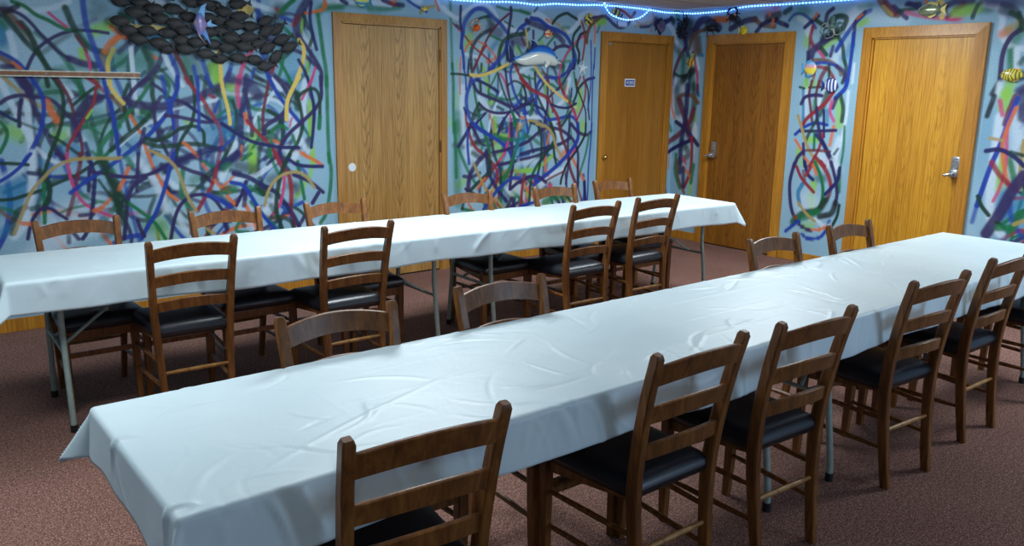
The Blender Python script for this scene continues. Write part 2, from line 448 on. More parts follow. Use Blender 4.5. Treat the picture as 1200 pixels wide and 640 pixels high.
A 33 .4 .95 -1061,2243 -1173,2217 -1254,2154 -1291,2074 -1301,1986
P 25 .4 .9 -1257,2212 -1118,2239
O 23 .4 .9 -1213,2175 -1195,2089 -1204,1990
E 29 .6 .7 -1141,2150 -1167,2090
B 16 .3 .98 -1247,2008 -1227,1753
B 16 .3 .98 -1190,1942 -1192,1753
B 39 .4 .9 -1482,1747 -1458,1825
W 54 .7 .8 -2729,1558 -2740,1397 -2739,1180
W 28 .9 .6 -2548,1496 -2443,1377
W 112 .9 .4 -2172,1638 -2051,1714
L 45 .5 .9 -2516,1722 -2486,1642 -2456,1542
L 55 .7 .9 -2432,1433 -2420,1442
L 47 .7 .8 -2383,1303 -2381,1172
L 36 .9 .5 -2784,1504 -2784,1397
L 63 .9 .5 -2905,1309 -2861,1255
G 72 .8 .6 -2784,1334 -2784,1199
G 30 .5 .9 -2839,1749 -2828,1574 -2828,1397 -2823,1182
O 18 .4 .8 -2757,1751 -2762,1628 -2757,1504
P 23 .3 .9 -2668,1754 -2679,1665
B 20 .3 .9 -2724,1735 -2701,1638 -2696,1540
W 33 .4 .9 -2559,1478 -2501,1396 -2407,1340 -2239,1320 -2016,1299
W 22 .3 .95 -2303,1534 -2349,1460 -2384,1377 -2430,1285 -2452,1174
G 20 .4 .9 -2353,1708 -2399,1625 -2456,1533 -2443,1451
G 24 .4 .9 -2444,1506 -2338,1470 -2217,1456 -2120,1498 -2079,1574
C 23 .7 .7 -2595,1720 -2618,1675
D 25 .4 .9 -2533,1757 -2538,1695
D 20 .4 .9 -2543,1587 -2537,1533
M 27 .3 .95 -2595,1756 -2640,1666 -2662,1576
D 18 .4 .9 -2646,1754 -2634,1657
G 22 .3 .95 -2617,1577 -2594,1460 -2547,1305 -2511,1175
R 22 .3 .95 -2701,1343 -2689,1252 -2660,1178
D 19 .4 .95 -2352,1680 -2303,1553 -2254,1460 -2191,1339 -2113,1166
H 22 .3 .95 -2329,1681 -2274,1608 -2230,1488
P 24 .3 .95 -2276,1746 -2256,1618 -2237,1535 -2211,1442 -2167,1376 -2098,1305
K 21 .4 .9 -2244,1581 -2172,1619 -2085,1592 -2034,1508 -2038,1413
B 30 .3 .95 -2187,1767 -2215,1683 -2183,1554 -2119,1442 -2043,1375 -2015,1241 -2000,1164
B 40 .4 .95 -2629,1621 -2684,1513 -2690,1397 -2650,1288 -2557,1204 -2487,1175
B 36 .4 .9 -2377,1762 -2446,1697 -2561,1649 -2617,1604
R 37 .3 .95 -2162,1758 -2099,1667 -1998,1565
G 24 .4 .9 -2075,1677 -1999,1641
N 27 .3 .98 -2583,1622 -2480,1587 -2350,1525
P 31 .3 .98 -2617,1586 -2571,1523 -2455,1478 -2337,1442 -2216,1395
P 26 .3 .98 -2559,1424 -2478,1368 -2360,1340 -2215,1348 -2118,1385 -1994,1423
N 20 .3 .95 -2489,1336 -2569,1268 -2683,1197
D 27 .4 .9 -2559,1424 -2616,1333 -2627,1288
D 27 .5 .8 -2501,1378 -2570,1360 -2604,1296
D 22 .4 .9 -2360,1396 -2288,1367
G 25 .3 .95 -2191,1348 -2140,1262 -2126,1167
N 23 .3 .95 -2215,1348 -2299,1265 -2345,1172
H 23 .3 .9 -2209,1320 -2206,1168
N 18 .3 .95 -2718,1388 -2695,1334
P 24 .4 .9 -2627,1233 -2592,1177
D 19 .3 .95 -2850,1669 -2762,1668 -2662,1656
O 19 .4 .9 -2442,1331 -2406,1247 -2393,1173
Y 29 .25 1 -2646,1666 -2549,1659 -2434,1688 -2341,1722 -2247,1765
Y 21 .4 .9 -1990,1260 -2065,1242 -2114,1186
O 29 .6 .9 -2073,1299 -2054,1295
L 60 .7 .9 -1366,1591 -1360,1462 -1397,1352
L 39 .8 .7 -1807,1586 -1778,1471
L 59 .8 .6 -1735,1354 -1719,1276
L 31 .8 .6 -1324,1271 -1306,1189
W 28 .5 .8 -2100,1704 -2027,1734 -1940,1764
W 39 .6 .8 -1505,1649 -1529,1560 -1579,1452 -1644,1403
W 39 .6 .8 -2016,1299 -1902,1298 -1785,1296
W 58 .7 .7 -1856,1480 -1801,1394
W 40 .7 .7 -1692,1256 -1648,1156
G 19 .5 .8 -2075,1667 -1949,1641
D 58 .6 .7 -1722,1760 -1590,1763
G 26 .4 .9 -1453,1708 -1421,1591 -1406,1551
G 25 .3 .9 -1730,1597 -1636,1549
D 29 .5 .9 -1678,1636 -1610,1569 -1553,1491
O 20 .4 .8 -1543,1589 -1560,1491
O 25 .4 .9 -1508,1726 -1533,1677
D 25 .3 .95 -1932,1698 -1922,1585 -1894,1490 -1813,1365 -1745,1276 -1702,1157
B 35 .3 .95 -1497,1785 -1548,1706 -1666,1656 -1784,1658 -1873,1624 -1909,1547 -1904,1394 -1851,1316 -1758,1276 -1626,1285 -1478,1303 -1392,1241 -1388,1150
P 23 .3 .95 -1443,1787 -1521,1697 -1597,1598 -1701,1520 -1777,1461
P 23 .3 .95 -1783,1634 -1773,1529 -1775,1394 -1810,1238
P 21 .3 .9 -1821,1605 -1883,1538
M 23 .4 .9 -1850,1728 -1770,1635 -1712,1461 -1708,1344
H 23 .3 .9 -1618,1782 -1634,1685 -1638,1608
R 30 .3 .95 -1639,1656 -1581,1521 -1482,1412 -1424,1332 -1392,1231
R 39 .3 .95 -2099,1648 -2023,1574 -1895,1519 -1778,1471 -1709,1384 -1640,1295 -1595,1175
K 21 .3 .9 -2060,1583 -2033,1489 -2043,1394
P 23 .3 .95 -1938,1461 -2019,1413 -2093,1395
N 24 .3 .98 -1723,1413 -1630,1388 -1508,1383 -1414,1422
N 25 .3 .95 -2094,1414 -1968,1413 -1840,1374 -1786,1335
D 28 .3 .95 -1423,1640 -1405,1532 -1442,1442 -1454,1392 -1492,1323 -1596,1205
P 20 .3 .95 -1475,1561 -1478,1482
P 28 .3 .98 -1187,1664 -1285,1642 -1366,1582 -1405,1532
R 24 .3 .9 -1370,1670 -1407,1591
R 26 .3 .9 -1328,1671 -1296,1572 -1305,1462 -1342,1362 -1394,1272
K 18 .3 .95 -1392,1542 -1332,1442 -1285,1341 -1277,1168
K 18 .3 .95 -1298,1622 -1259,1533 -1252,1392 -1232,1270
B 16 .3 .98 -1229,1792 -1231,1553 -1258,1361
B 16 .3 .98 -1197,1793 -1205,1593 -1197,1146
H 24 .4 .9 -1467,1373 -1408,1292
P 20 .4 .9 -1492,1323 -1492,1153
P 24 .4 .9 -1474,1223 -1403,1171
G 27 .4 .9 -1956,1413 -1979,1318
Y 25 .3 .98 -1940,1764 -1861,1671 -1755,1577 -1647,1510 -1524,1442
T 27 .3 .98 -2089,1204 -2040,1251 -1952,1269 -1861,1239 -1782,1179
D 21 .4 .9 -1977,1250 -1887,1220 -1872,1161
B 25 .4 .9 -2068,1376 -2028,1280 -2000,1164
Y 16 .5 .9 -1440,1392 -1398,1382
O 29 .6 .95 -2073,1299 -2054,1295
H 30 .6 .95 -1560,1491 -1546,1481
L 72 .7 .7 -2356,1071 -2309,950
L 40 .6 .8 -2372,1177 -2297,1140 -2205,1138
L 70 .8 .6 -2776,726 -2719,758
L 49 .7 .8 -2137,822 -1979,814
W 93 .8 .7 -2677,1138 -2663,976
W 70 .8 .6 -2648,1022 -2547,913
W 123 .9 .6 -2197,666 -2103,673
G 80 .7 .6 -2790,1254 -2776,1140 -2790,1027 -2790,797 -2776,562
G 34 .5 .9 -2817,1254 -2804,1027 -2797,797
G 30 .5 .9 -2776,1049 -2733,956 -2662,825 -2589,727
D 47 .7 .8 -2634,1079 -2533,1082
D 47 .7 .8 -2620,998 -2532,947
G 73 .8 .6 -2276,768 -2230,802
E 46 .8 .6 -2818,1073 -2748,1065
C 49 .7 .7 -2037,1242 -2079,1002 -2073,757
T 24 .4 .9 -2403,1247 -2386,1071 -2444,920
D 31 .4 .95 -2424,1178 -2400,1013 -2354,904
R 35 .3 .95 -2678,1252 -2656,1149 -2591,1043 -2503,981 -2444,932 -2368,857 -2352,773 -2366,689
N 34 .3 .95 -2635,1251 -2706,1150 -2776,1061
B 30 .3 .95 -2678,1183 -2677,1046 -2662,906
P 28 .3 .95 -2649,1251 -2592,1170 -2548,1100
G 30 .3 .95 -2535,1250 -2475,1109 -2430,990
B 40 .3 .98 -2621,1251 -2505,1180 -2356,1106 -2234,1019 -2171,933
N 33 .3 .95 -2298,1246 -2350,1153
H 29 .3 .95 -2207,1244 -2221,1138 -2264,996 -2339,904
R 31 .3 .95 -2339,904 -2398,847 -2472,767 -2530,711
P 31 .3 .98 -2400,995 -2280,1009 -2142,1040 -1986,1084
P 34 .3 .98 -2338,880 -2201,898 -2077,916 -1982,925
P 34 .3 .98 -2200,1244 -2189,1089 -2170,908 -2191,764 -2204,655
B 27 .4 .9 -2124,943 -1983,962
G 34 .4 .9 -2387,1154 -2296,1116 -2174,1101 -2049,1110
G 36 .3 .95 -2146,1243 -2112,1123 -2141,1004 -2200,861 -2275,744 -2304,624 -2310,503
D 36 .3 .95 -2429,908 -2457,814 -2545,748 -2647,671
P 47 .4 .98 -2474,992 -2561,925 -2647,812 -2676,673
P 33 .4 .95 -2719,799 -2633,788 -2546,819
N 41 .4 .98 -2474,1016 -2458,873 -2427,777 -2351,664 -2241,547
D 24 .3 .95 -2308,848 -2305,710
D 48 .5 .8 -2444,956 -2427,801
T 29 .3 .98 -2612,904 -2560,808 -2486,685 -2456,647
P 34 .3 .98 -2197,654 -2104,710 -1977,752
B 39 .3 .95 -2499,493 -2395,606 -2305,685 -2183,751 -2089,746
R 32 .4 .9 -2048,706 -2076,510
P 42 .4 .98 -2240,473 -2172,566 -2146,465
B 35 .3 .95 -2067,484 -1971,502
P 36 .4 .9 -2545,688 -2545,653
D 31 .4 .9 -2719,582 -2733,512
O 24 .4 .9 -2115,1243 -2136,1124
O 26 .4 .9 -2574,678 -2487,768
T 29 .4 .9 -2365,580 -2287,501
C 145 .9 .5 -2085,1002 -2072,1122
L 37 .6 .9 -2081,813 -1953,813 -1824,856 -1694,938
L 79 .8 .6 -1492,531 -1454,463
L 64 .7 .8 -1329,1230 -1333,1129
G 37 .7 .8 -2041,1133 -1945,1107 -1863,1055
G 64 .8 .5 -1460,1043 -1426,1055
C 51 .7 .6 -1673,811 -1589,832
W 76 .7 .8 -1835,669 -1688,761 -1571,793
W 76 .7 .7 -1635,1173 -1545,1008
W 74 .8 .5 -2082,892 -1923,910
O 76 .7 .8 -1576,921 -1543,957
H 51 .7 .8 -1506,905 -1406,991
H 31 .4 .9 -1379,1168 -1383,1066 -1423,978
O 27 .4 .9 -1742,1138 -1764,1053
O 30 .4 .9 -1786,942 -1774,816 -1738,751
O 34 .3 .95 -1437,902 -1362,796 -1268,673
P 32 .3 .95 -2086,1050 -1992,1084 -1882,1154 -1769,1201 -1636,1186 -1533,1146 -1427,1068 -1369,951 -1364,822
N 35 .3 .95 -2084,965 -1926,996 -1763,1015 -1597,1047 -1480,1094
P 27 .3 .95 -2083,917 -1892,946 -1697,1013
D 30 .3 .95 -1884,1239 -1840,1116 -1835,943 -1871,771
D 30 .3 .95 -1721,1237 -1667,1112 -1679,987 -1640,835
D 30 .3 .95 -1682,1075 -1794,942 -1889,847 -1951,726 -1970,502
G 25 .4 .9 -1889,847 -1967,714
M 41 .3 .95 -1621,1235 -1583,1110 -1509,969 -1468,814 -1392,668
P 28 .3 .95 -1485,1233 -1504,1070 -1488,879 -1514,662
T 32 .3 .95 -1900,1239 -1786,1213 -1701,1137 -1647,1011 -1558,907
B 46 .3 .98 -1381,1231 -1375,1092 -1458,980 -1591,871 -1739,777 -1885,697
P 33 .3 .95 -1468,1233 -1378,1155 -1271,1121 -1201,1151
K 26 .3 .98 -1276,1230 -1288,1115 -1388,977 -1504,854 -1568,729 -1583,666
B 21 .3 .98 -1196,1228 -1204,1035 -1221,815 -1220,605 -1223,486
G 26 .4 .9 -1227,1126 -1263,947 -1310,819 -1358,692
M 25 .4 .9 -1553,780 -1688,736 -1770,703
P 33 .3 .98 -2078,708 -1984,752 -1870,752 -1770,690
P 34 .3 .98 -1364,822 -1355,626
N 35 .3 .98 -1268,667 -1250,488
B 30 .4 .9 -1871,783 -1932,637
R 25 .4 .9 -2032,780 -2061,633 -2058,508
B 33 .3 .95 -2074,485 -1913,510
N 36 .3 .95 -1699,584 -1594,486
N 37 .3 .95 -1580,589 -1542,483
G 77 .6 .8 -1780,500 -1647,542 -1475,543
D 26 .4 .9 -1528,572 -1437,475
M 27 .4 .9 -1355,613 -1295,477
G 72 .9 .5 -55,2331 -3,2261
W 59 .4 .85 -159,2223 -85,2155 -31,2055 39,1967
E 74 .8 .7 -73,2009 21,1952
E 88 .9 .6 4,2174 112,2038
K 161 .6 .9 118,2212 83,2156 162,2138
K 72 .4 .8 -118,2269 -93,2242
V 87 .8 .6 48,2113 126,2111
N 52 .4 .9 -248,2219 -161,2252
P 85 .4 .95 226,2164 268,2234 359,2251 454,2211 512,2167
O 56 .5 .9 450,2254 585,2240
E 37 .4 .9 367,2159 437,2198 492,2182
K 34 .4 .9 421,2171 514,2139
A 38 .4 .95 366,2166 257,2135 186,2080 155,1979
D 72 .6 .7 262,2077 292,1932
A 87 .6 .8 225,2064 253,1947
M 51 .4 .95 97,1980 26,1878 -28,1759 -40,1624
N 50 .4 .9 89,2083 116,1980 166,1847 187,1700 179,1551
G 60 .6 .8 83,1907 94,1640
G 50 .7 .7 211,1758 244,1582
D 36 .3 .9 -26,1729 40,1700 138,1707
K 73 .5 .9 83,1655 230,1758
R 38 .3 .95 207,1934 253,1831
H 32 .3 .95 253,1831 284,1685 285,1553
W 35 .5 .9 259,1875 296,1773
W 90 .9 .6 5,1639 90,1565
E 75 .8 .7 28,1594 64,1640
C 32 .6 .9 312,1917 332,1903
W 108 .7 .8 -38,1500 3,1339
W 71 .5 .8 32,1268 174,1264 270,1206 302,1101
W 108 .8 .7 90,816 202,897 246,937
L 55 .7 .7 271,612 280,503
L 46 .7 .7 261,1329 289,1260
G 47 .5 .8 -67,1195 -34,1140
E 107 .8 .7 12,1536 51,1340
D 71 .6 .8 238,1609 263,1435 243,1258 209,1114
D 72 .6 .8 146,1020 225,899 90,816
O 32 .4 .9 -60,1607 -42,1393 9,1267
O 22 .5 .8 -33,957 -42,737
A 46 .4 .95 40,1474 108,1511 224,1504 309,1436
M 71 .4 .95 66,1448 121,1343 178,1202 234,1080
M 60 .4 .95 -65,1013 92,1108 220,1257 258,1365
N 61 .4 .95 158,1609 163,1397 154,1219 121,1037 120,891 122,708
P 46 .3 .98 35,1232 183,1148 343,1006
N 43 .3 .98 -57,912 101,990 282,1064
R 43 .3 .95 257,1081 272,902 263,721 194,549
G 44 .4 .9 61,887 63,703 135,543
A 33 .4 .95 79,815 103,651 198,494
H 36 .5 .9 158,858 198,806
O 36 .4 .9 165,767 291,650
G 43 .5 .9 303,797 283,613
N 48 .5 .9 167,749 181,566
P 30 .4 .9 -107,684 -62,477
C 35 .5 .9 300,1541 314,1506
P 35 .4 .8 295,1610 302,1523
G 81 .9 .4 1433,2289 1475,2275
L 70 .8 .7 1510,2066 1505,1985
L 68 .6 .8 1681,1957 1790,2022
L 54 .6 .9 2001,2136 2070,2165
W 69 .6 .8 1413,2221 1485,2183 1522,2077
W 110 .8 .7 1890,2141 1943,2216 1999,2256
W 101 .8 .6 1809,1852 1877,1919
G 65 .9 .5 1997,2278 2080,2284
C 78 .8 .7 1883,1862 1937,1940
E 47 .6 .9 1255,2276 1308,2302
P 24 .4 .9 1265,2170 1296,2145
B 30 .4 .9 1305,2197 1355,2247 1437,2248 1524,2192 1585,2121
N 39 .4 .95 1476,2131 1538,2180 1600,2223
O 30 .5 .9 1584,2246 1563,2202
D 39 .4 .95 1577,2190 1661,2140
R 42 .4 .95 1557,2133 1541,2030 1574,1972
H 35 .5 .9 1602,1959 1691,1865
M 30 .4 .8 1538,1996 1539,1914
P 38 .4 .95 1737,2277 1689,2240 1677,2173
D 49 .4 .95 1757,2203 1820,2211 1872,2186 1855,2120 1809,2078
K 79 .4 .95 1673,2026 1773,2057
D 34 .4 .95 1799,2056 1860,1964 1883,1862 1921,1749 1895,1647
P 70 .4 .95 1724,2036 1652,1981 1579,1925 1559,1856
D 39 .3 .9 1656,1946 1714,1888
P 34 .4 .9 1772,1955 1755,1876
B 44 .4 .95 1807,1920 1866,2020 1952,2138 2039,2221 2085,2240
P 33 .4 .95 2038,2232 1962,2160 1959,2072 1960,1961
B 38 .3 .98 1954,2061 1955,1950 1951,1816 1942,1670 1935,1624
O 22 .5 .9 1971,2181 2016,2212
A 34 .4 .9 1535,1833 1640,1843 1747,1830 1843,1772 1874,1715
B 30 .4 .95 1591,1809 1696,1819 1815,1795
P 39 .4 .95 1829,1784 1897,1738 1917,1670
R 34 .4 .95 1647,1785 1741,1761 1800,1692 1834,1623
M 46 .4 .9 1727,1773 1683,1692 1671,1622
D 28 .4 .9 1750,1796 1763,1681
R 31 .4 .9 1614,1715 1597,1621
C 28 .5 .9 1531,1739 1543,1621
N 30 .4 .9 1526,1915 1536,1821
W 23 .6 .8 1989,1805 1989,1647
L 59 .7 .9 1534,1659 1541,1588
L 70 .6 .8 1882,1488 1905,1281
L 59 .5 .9 1602,1135 1710,1141
L 49 .6 .9 1515,1032 1520,983
L 70 .8 .6 1604,1636 1631,1636
L 61 .8 .6 1570,913 1553,936
W 58 .7 .8 1754,1590 1711,1508 1680,1425
W 28 .6 .9 1961,1570 1962,1341 1935,1119 1893,915
W 72 .7 .7 1537,1564 1556,1373
W 71 .7 .7 1919,1153 1851,935
H 24 .7 .7 1831,1005 1801,907
W 119 .9 .6 1752,1000 1783,954
C 29 .5 .9 1514,1587 1546,1277
D 21 .4 .95 1477,1605 1527,1593
D 21 .4 .95 1573,1602 1700,1607
M 28 .3 .95 1595,1659 1580,1541 1606,1423 1642,1269
M 28 .3 .95 1668,1659 1648,1530 1669,1401
P 33 .3 .98 1507,1456 1542,1516 1641,1536 1708,1531
D 58 .5 .9 1758,1555 1730,1450 1699,1366
G 36 .5 .8 1647,1483 1643,1388
R 40 .3 .98 1816,1562 1754,1474 1669,1401 1569,1314 1537,1228
B 46 .3 .98 1938,1661 1921,1592 1841,1511
P 39 .4 .98 1854,1511 1824,1429
D 39 .4 .95 1889,1535 1926,1432 1926,1316
H 35 .4 .9 1811,1487 1802,1393 1849,1313
C 35 .6 .7 1774,1404 1784,1311
O 35 .6 .9 1854,1267 1833,1101
B 33 .3 .98 1473,1176 1550,1241 1667,1288 1788,1276
P 29 .3 .98 1525,1209 1688,1217 1878,1233
P 33 .3 .98 1666,1424 1695,1283 1750,1143 1844,1006
N 24 .3 .98 1742,1403 1767,1168
D 31 .4 .9 1678,1318 1610,1183 1589,1122
G 26 .3 .95 1670,1198 1680,1043
T 31 .3 .98 1483,1347 1528,1252 1591,1110 1671,994 1775,905
R 31 .3 .95 1751,1191 1731,1070 1687,971 1641,894
N 40 .3 .95 1692,1182 1767,1108 1831,1005 1888,962
M 29 .4 .9 1598,1037 1706,1045 1840,1042
R 41 .3 .95 1699,984 1801,907
O 29 .4 .95 1478,1127 1557,1034
P 29 .3 .95 1565,1096 1600,891
P 37 .3 .98 1488,881 1522,970 1572,1023
G 23 .4 .9 1957,1271 1967,1062 1957,920
E 23 .5 .9 1881,1021 1915,1071
P 28 .3 .95 1828,1029 1867,913
O 29 .4 .9 1591,976 1637,930
L 81 .5 .9 1691,614 1714,535
L 67 .5 .9 1708,737 1706,683
L 81 .8 .7 1659,335 1718,357
W 243 .7 .5 1651,554 1684,531
W 35 .5 .9 1757,417 1820,385 1884,339
W 78 .7 .8 1927,877 1890,953
C 41 .4 .95 1595,726 1558,640 1584,533
G 44 .6 .95 1948,879 1961,697
D 79 .8 .6 1747,795 1805,800
M 32 .5 .8 1590,848 1614,769
P 36 .3 .98 1491,908 1461,740 1478,576 1514,455 1560,391
R 35 .3 .98 1517,882 1582,779 1716,664
N 35 .3 .98 1597,930 1638,825 1696,777
R 35 .3 .95 1687,937 1625,810
O 37 .4 .95 1690,910 1728,833
G 34 .3 .98 1702,938 1774,811 1810,681 1801,559 1736,469
R 45 .3 .95 1760,943 1846,831 1886,729
M 40 .4 .95 1886,729 1867,633 1804,532
D 67 .5 .95 1532,359 1631,456 1778,502 1841,604
P 34 .3 .98 1862,951 1921,798 1950,669 1939,575
K 58 .5 .95 1944,589 1911,491 1798,450
G 68 .5 .9 1764,486 1664,432 1544,389
N 34 .3 .98 1952,906 1937,786 1835,657
D 29 .3 .98 1982,574 1971,472 1937,387
P 36 .3 .98 1561,377 1628,331 1723,303
O 32 .3 .98 1737,318 1811,329 1881,366
B 36 .3 .98 1461,265 1592,381
B 35 .3 .98 1635,262 1700,230 1819,255 1884,339
T 30 .3 .98 1567,551 1661,459 1759,397
R 33 .6 .9 1541,416 1558,405
B 32 .6 .8 1891,408 1904,423
L 76 .8 .8 2803,2191 2888,2208
M 44 .7 .7 2788,2214 2851,2243
H 66 .9 .5 2797,2148 2831,2146
G 64 .8 .6 2975,2203 3039,2199
W 43 .6 .8 3112,2195 3142,2130 3147,2013 3209,1937 3274,1904 3319,1902
W 42 .7 .7 3003,2233 3111,2206
V 63 .8 .6 3146,2172 3200,2148
V 63 .8 .6 2999,2266 3147,2245 3275,2227
E 33 .4 .9 2969,2246 2933,2195 2924,2141
E 42 .5 .8 3129,2225 3215,2189 3253,2135
D 36 .4 .9 3250,2156 3275,2082 3258,2020
O 64 .7 .8 3158,2013 3196,2033
T 63 .7 .7 3194,2043 3260,2082
G 64 .6 .9 3237,1883 3254,1755
G 84 .8 .7 3245,1968 3286,2040
L 76 .6 .9 3264,1680 3248,1572
W 43 .5 .9 3271,1893 3288,1766
D 42 .7 .8 3309,1797 3330,1829
P 36 .3 .98 3276,2040 3213,1979 3178,1863 3183,1669
K 44 .5 .95 3176,1647 3144,1571
P 64 .6 .9 3327,1595 3359,1617
W 44 .8 .7 3186,1647 3186,1571
L 86 .6 .9 3239,1573 3237,1469
L 89 .6 .9 3280,1086 3276,871
W 71 .5 .9 3221,1399 3224,1135 3226,866 3257,632 3340,516
W 103 .8 .6 3338,1386 3375,1232 3379,970
P 85 .4 .9 3365,1575 3384,1405
K 39 .4 .95 3159,1554 3128,1404
M 41 .4 .95 3306,1557 3274,1436 3261,1348
H 38 .5 .9 3205,1520 3236,1417
G 45 .6 .9 3330,1089 3383,935
C 107 .7 .8 3343,806 3333,697
B 42 .7 .8 3370,791 3408,634 3489,520
B 43 .3 .98 3325,1540 3289,1384 3250,1190 3204,1026 3163,823 3143,710
B 37 .7 .8 3143,710 3125,578
H 28 .4 .9 3283,1314 3310,1052 3292,872 3257,760
O 35 .4 .9 3326,1472 3283,1314 3269,1173 3309,999 3358,879
T 28 .4 .9 3168,1238 3261,1226
T 31 .3 .98 3412,1234 3412,1078 3433,869
N 35 .3 .98 3155,1139 3254,1155 3360,1109 3438,1045
D 28 .4 .95 3331,1142 3422,1123
R 46 .5 .95 3209,1053 3280,961 3393,865
P 89 .3 .95 3447,976 3379,846 3319,677 3240,501
D 33 .3 .98 3142,784 3177,714 3238,648
D 29 .3 .98 3303,602 3367,565
G 53 .4 .95 3318,558 3416,572
G 52 .4 .95 3404,543 3486,698
T 35 .5 .9 3429,601 3494,637
G 46 .8 .6 -3992,2135 -3815,2162 -3633,2159
G 56 .8 .8 -3606,2145 -3484,2153 -3348,2178
W 39 .7 .8 -3885,2188 -3761,2182 -3697,2186
W 40 .7 .8 -3586,2194 -3521,2190 -3425,2189
W 29 .6 .9 -2985,2236 -2923,2181 -2838,2136
W 49 .8 .6 -3209,2236 -3149,2224
O 38 .4 .9 -3992,2135 -3982,2159
N 34 .4 .95 -3850,2191 -3806,2171
P 35 .4 .95 -3492,2216 -3425,2197 -3309,2189
O 24 .4 .9 -3377,2224 -3406,2198
R 27 .5 .9 -3435,2204 -3387,2184
B 25 .4 .95 -3269,2232 -3200,2196 -3089,2154
T 28 .4 .95 -3150,2142 -3119,2177 -3017,2200
O 23 .4 .95 -3006,2251 -2986,2211 -2970,2170
W 61 .6 .85 -1394,2213 -1308,2249 -1160,2258
O 18 .5 .8 -1307,2229 -1263,2236
P 27 .4 .95 -1307,2229 -1233,2223 -1144,2228
P 36 .4 .95 -1144,2228 -1037,2224 -958,2176 -878,2148 -784,2164 -724,2221 -665,2299
W 43 .7 .8 -880,2180 -785,2175
R 30 .4 .95 -935,2325 -824,2300 -726,2253 -559,2187
L 63 .7 .8 -1171,2175 -1081,2190
A 31 .4 .95 -1296,1992 -1299,2054 -1244,2150 -1143,2218
P 17 .6 .8 -905,2200 -894,2158
T 33 .5 .9 -656,2171 -527,2199 -397,2239
N 33 .4 .95 -574,2170 -459,2181 -395,2218
P 99 .4 .95 -362,2230 -292,2201
O 22 .4 .9 -402,2305 -399,2272
O 22 .4 .9 -416,2161 -414,2128
N 38 .4 .9 -261,2236 -125,2266
K 49 .5 .8 -126,2277 -89,2257
G 67 .9 .6 -39,2294 -43,2338
W 87 .9 .5 -660,2224 -431,2248
H 114 .9 .4 1071,2279 1139,2294
G 167 .9 .4 1388,2280 1431,2278
W 116 .9 .5 891,2172 1082,2163
P 59 .4 .95 657,2152 814,2215 934,2228
A 47 .4 .9 934,2228 1010,2176 1153,2151
K 68 .5 .9 634,2263 739,2218
N 43 .4 .95 957,2111 1033,2185 1170,2217
P 45 .4 .95 1148,2208 1289,2154
K 76 .5 .8 1076,2231 1189,2254
O 31 .4 .9 1090,2278 1092,2259
O 31 .4 .9 1135,2218 1129,2161
E 45 .5 .9 1255,2269 1308,2303
O 60 .5 .8 468,2252 611,2244
H 30 .7 .5 1137,2313 1182,2320
P 113 .8 .4 2169,2321 2716,2268 3187,2230
W 101 .9 .4 2110,2187 2388,2156
A 51 .4 .95 2160,2321 2255,2214 2330,2193
M 51 .4 .95 2208,2301 2310,2211
T 34 .5 .9 2194,2268 2276,2196
P 37 .4 .95 2286,2262 2405,2164
K 40 .5 .9 2392,2273 2498,2266
D 33 .5 .9 2344,2225 2484,2234
N 36 .5 .9 2409,2280 2519,2232
O 26 .5 .9 2546,2296 2560,2246
O 26 .5 .9 2551,2181 2562,2164
H 39 .6 .8 2400,2206 2596,2162 2799,2136
Y 42 .4 .95 2648,2289 2696,2238 2689,2157
P 48 .5 .9 2704,2237 2782,2264 2910,2256
M 38 .5 .8 2731,2155 2849,2244
L 79 .8 .8 2792,2184 2948,2207
H 22 .6 .8 2734,2131 2831,2134
E 32 .4 .9 2952,2238 2924,2153
E 46 .7 .6 3120,2181 3196,2162
D 40 .4 .9 3196,2162 3269,2112 3287,2036
P 61 .9 .4 3035,2248 3188,2223
'''
import bpy, bmesh, math, random
import numpy as np
from mathutils import Vector, Matrix, Euler
random.seed(7); rng = np.random.default_rng(7)
S = bpy.context.scene
COL = S.collection
D2R = math.pi/180

